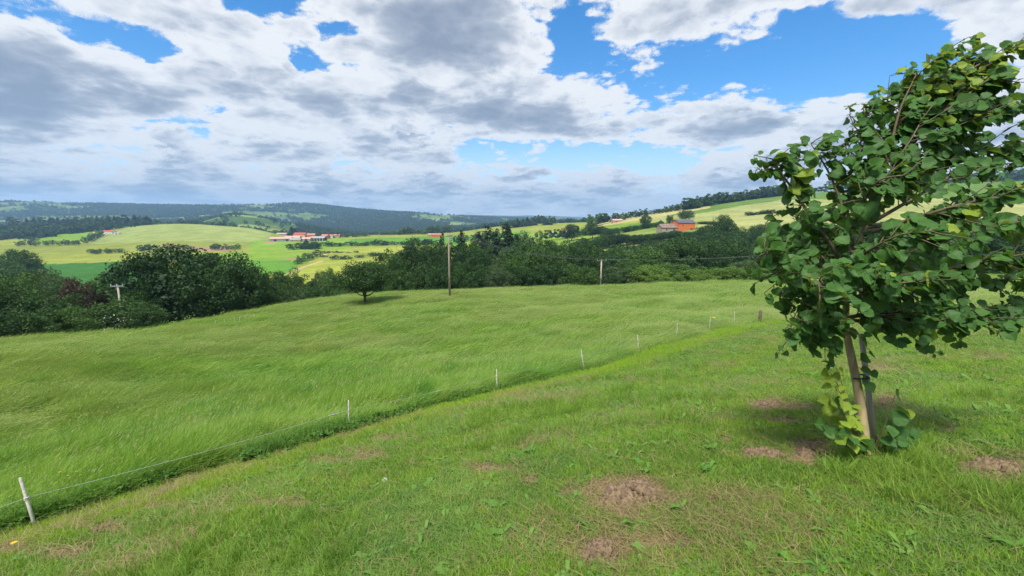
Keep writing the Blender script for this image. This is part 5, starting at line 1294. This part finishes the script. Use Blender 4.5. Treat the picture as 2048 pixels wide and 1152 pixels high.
for li, L_ in enumerate(LIMBS):
    pts = spline([pp(*a) for a in L_], 6); n = len(pts)
    total = sum((pts[i + 1] - pts[i]).length for i in range(n - 1))
    r0 = .0155 if total > .9 else .011
    mb = MB(); mb.tube([p - Y0 for p in pts], [r0 * (1 - .82 * i / n) for i in range(n)], 7); br = mb.build('branch', M_twig, lime, True)
    mb_tw = MB()
    for i in range(max(3, int(n * .22)), n):
        t = i / n; d = (pts[min(i + 1, n - 1)] - pts[i - 1]).normalized()
        anchors.append((pts[i].copy(), d.copy(), .8 + .2 * (1 - t)))
        if True:
            sd_ = d.cross(Vector((rt.gauss(0, 1), rt.gauss(0, 1), rt.gauss(0, 1)))).normalized()
            add_twig(pts[i], d * .55 + sd_ * .8 + WINDV * .25, rt.uniform(.10, .32) * (1.1 - .5 * t), .0045, 1.0 - .25 * t)
    if mb_tw.v: mb_tw.build('twig', M_twig, br, True)
# small shoots on the trunk and suckers at the foot
low_anchors = []
for i in range(3):
    b = tr_pts[12 + 2 * i]
    for k in range(2): low_anchors.append((b + Vector((rt.uniform(-.02, .10), -.04, rt.uniform(-.05, .02))), Vector((.5, -.5, .2)), .75, False))
mb_tw = MB(); save = anchors; anchors = []
for x, y, d in [(1672, 770, -.08), (1665, 800, -.05), (1690, 840, -.1), (1680, 870, -.12), (1660, 745, .0), (1700, 870, -.15), (1675, 820, .05), (1655, 850, 0), (1672, 735, -.03)]:
    tip = pp(x, y, d); b = Y0 + Vector((rt.uniform(-.08, .02), rt.uniform(-.08, .02), 0)); n = 5
    ps = [b.lerp(tip, i / n) + Vector((0, 0, .04 * math.sin(PI * i / n))) for i in range(n + 1)]
    mb_tw.tube([p - Y0 for p in ps], [.005 * (1 - .6 * i / n) for i in range(n + 1)], 5)
    for i in (2, 3, 4, 5, 5): low_anchors.append((ps[i], Vector((-.3 + rt.gauss(0, .4), -.4 + rt.gauss(0, .3), .3)), rt.uniform(.65, 1.0), rt.random() < (.85 if y < 850 else .35)))
for x, y, d in [(1790, 790, -.05), (1800, 830, .0), (1770, 850, -.08), (1785, 880, -.1), (1810, 860, .05)]:
    tip = pp(x, y, d); b = Y0 + Vector((rt.uniform(0, .06), rt.uniform(-.05, .02), 0)); n = 5
    ps = [b.lerp(tip, i / n) + Vector((0, 0, .03 * math.sin(PI * i / n))) for i in range(n + 1)]
    mb_tw.tube([p - Y0 for p in ps], [.0045 * (1 - .6 * i / n) for i in range(n + 1)], 5)
    for i in (3, 4, 5): low_anchors.append((ps[i], Vector((.4 + rt.gauss(0, .4), -.4 + rt.gauss(0, .3), .2)), rt.uniform(.6, .9), y < 835 and rt.random() < .5))
mb_tw.build('sucker_shoot', M_twig, lime, True)
anchors = save
# leaves
items = []
for p, d, s in anchors:
    for rep in range(rt.choice((1, 2, 2, 3))):
        size = s * rt.choice((rt.uniform(.05, .095), rt.uniform(.075, .135)))
        side = d.cross(Vector((rt.gauss(0, 1), rt.gauss(0, 1), rt.gauss(0, .6)))).normalized()
        ydir = (side * .55 + d * .35 + WINDV * rt.uniform(.35, .95) + Vector((0, 0, -rt.uniform(.0, .55)))).normalized()
        nrm = Vector((rt.gauss(-.25, .45), rt.gauss(-.55, .5), rt.uniform(.25, 1.0)))
        px_l, _ = project(p.x, p.y, p.z)
        yel = (rt.random() < .035) or (_ < 190 and rt.random() < .42)  # upper leaves often yellow: sunlight shining through is put into their colour
        items.append((p + ydir * rt.uniform(.02, .05), ydir, nrm, size, yel, p))
for p, d, s, yel in low_anchors:
    ydir = (d + Vector((rt.gauss(0, .3), rt.gauss(0, .3), -rt.uniform(.1, .6)))).normalized()
    items.append((p + ydir * .03, ydir, Vector((rt.gauss(-.1, .4), rt.gauss(-.7, .4), .7)), s * rt.uniform(.075, .125), yel, p))
def leaf_matrix(p, yd, nrm, s):
    yd = yd.normalized(); x = yd.cross(nrm)
    if x.length < 1e-3: x = yd.cross(Vector((0, 0, 1)))
    x.normalize(); z = x.cross(yd)
    m = Matrix((x, yd, z)).transposed().to_4x4() @ Matrix.Scale(s, 4)
    m.translation = p; return m
rt.shuffle(items)
items.sort(key=lambda it: -it[3] / max(it[0].length - 1.2, .5))      # those that show largest first
crownV = []; crownF = []; crownU = []; crownM = []; off = 0
stalks = MB()
big_leaves = []
for i, (p, yd, nr, s, yel, anchor) in enumerate(items):
    k = rt.randrange(7); mtx = leaf_matrix(p, yd, nr, s)
    stalks.tube([anchor - Y0, p - Y0], .0016, 4, cap=False)
    if i < 300: big_leaves.append((k, yel, mtx))
    else:
        V, Fc, UV = LEAVES[k]; M3 = np.array(mtx.to_3x3()); V2 = V @ M3.T + np.array(p - Y0)
        crownV.append(V2); crownF.append(Fc + off); crownU.append(np.column_stack([UV[:, :2], np.full(len(UV), rt.random())])); crownM += [1 if yel else 0] * len(Fc); off += len(V2)
me = mesh_np('crown', np.concatenate(crownV), np.concatenate(crownF), True, crownM)
me.materials.append(M_lime); me.materials.append(M_limey)
a = me.attributes.new('leafuv', 'FLOAT_VECTOR', 'POINT'); a.data.foreach_set('vector', np.concatenate(crownU).astype(np.float32).ravel())
crown_o = obj('crown', me, lime); crown_o['kind'] = 'stuff'
stalks.build('leaf_stalks', M_stem, crown_o)['kind'] = 'stuff'
for k, yel, mtx in big_leaves:
    o = bpy.data.objects.new('leaf', leaf_data(k, M_limey if yel else M_lime)); col.objects.link(o); o.parent = crown_o
    mm_ = mtx.copy(); mm_.translation = mtx.translation - Y0; o.matrix_local = mm_
print('LEAVES', len(items))
# stake behind the trunk with a tie
stake = empty('tree_stake', pp(1757, 885, .2)); s0 = Vector(stake.location); s0.z = Hs(s0.x, s0.y) - .05; stake.location = s0
tag(stake, 'thin grey wooden stake beside the young tree trunk', 'stake')
mb = MB(); tp = pp(1722, 668, .10); mb.tube([(0, 0, 0), (tp - s0) * .5, tp - s0], [.021, .02, .018], 9); mb.build('pole', mat_plain('grey_stake', (0.34, 0.30, 0.25), (0.22, 0.19, 0.16), 14, 0.9, (1, 1, .15)), stake, True)
tb = (pp(1712, 752, .05) - s0); mb = MB(); mb.tube([tb + Vector((-.06, -.05, 0)), tb + Vector((0, -.075, .005)), tb + Vector((.06, -.05, .0)), tb + Vector((.075, .02, 0)), tb + Vector((.03, .07, 0))], .007, 6); mb.build('tie', M_tie, stake)

# ------------------------------------------------------------------ the air
hz, nt, out = mat('haze_air')
pv = nt.nodes.new('ShaderNodeVolumePrincipled'); pv.inputs['Color'].default_value = (0.38, 0.65, 1.0, 1); pv.inputs['Density'].default_value = 1.45e-4; pv.inputs['Anisotropy'].default_value = 0.1
pv.inputs['Density Attribute'].default_value = ''
nt.links.new(pv.outputs[0], out.inputs['Volume'])
mb = MB(); mb.box(-9700, 9700, -9700, 9700, -160, 500); hb = mb.build('haze', hz); tag(hb, kind='stuff')

# ------------------------------------------------------------------ labels that single out the trees of the nearer groups
ORD = ['first', 'second', 'third', 'fourth', 'fifth', 'sixth', 'seventh', 'eighth', 'ninth', 'tenth', 'eleventh', 'twelfth', 'thirteenth', 'fourteenth', 'fifteenth', 'sixteenth', 'seventeenth', 'eighteenth', 'nineteenth', 'twentieth', 'twenty-first', 'twenty-second', 'twenty-third', 'twenty-fourth', 'twenty-fifth', 'twenty-sixth']
MN = {'leaf_dark': 'dark green', 'leaf_mid': 'mid green', 'leaf_light': 'bright green', 'leaf_grey': 'greyish green', 'leaf_fir': 'blackish green', 'leaf_pine': 'dark bluish green'}
PH = {G1: 'tree in the hollow at the left', G2: 'tree of the belt left of the lone tree', G3: 'tree of the wood behind the meadow', G4: 'conifer of the clump right of the tall pole', G6: 'shrub along the far right meadow edge'}
for g_, ph in PH.items():
    os_ = [o for o in sc.objects if o.parent is None and o.get('group') == g_]
    key = lambda o: project(o.location.x, o.location.y, o.location.z)[0]
    by = {}
    for o in sorted(os_, key=key):
        mname = [c for c in o.children if c.name.startswith('crown')][0].data.materials[0].name
        by.setdefault(MN[mname], []).append(o)
    for cn, L_ in by.items():
        for i, o in enumerate(L_):
            o['label'] = ('only %s %s' % (cn, ph)) if len(L_) == 1 else '%s %s, %s from the left' % (cn, ph, ORD[i])
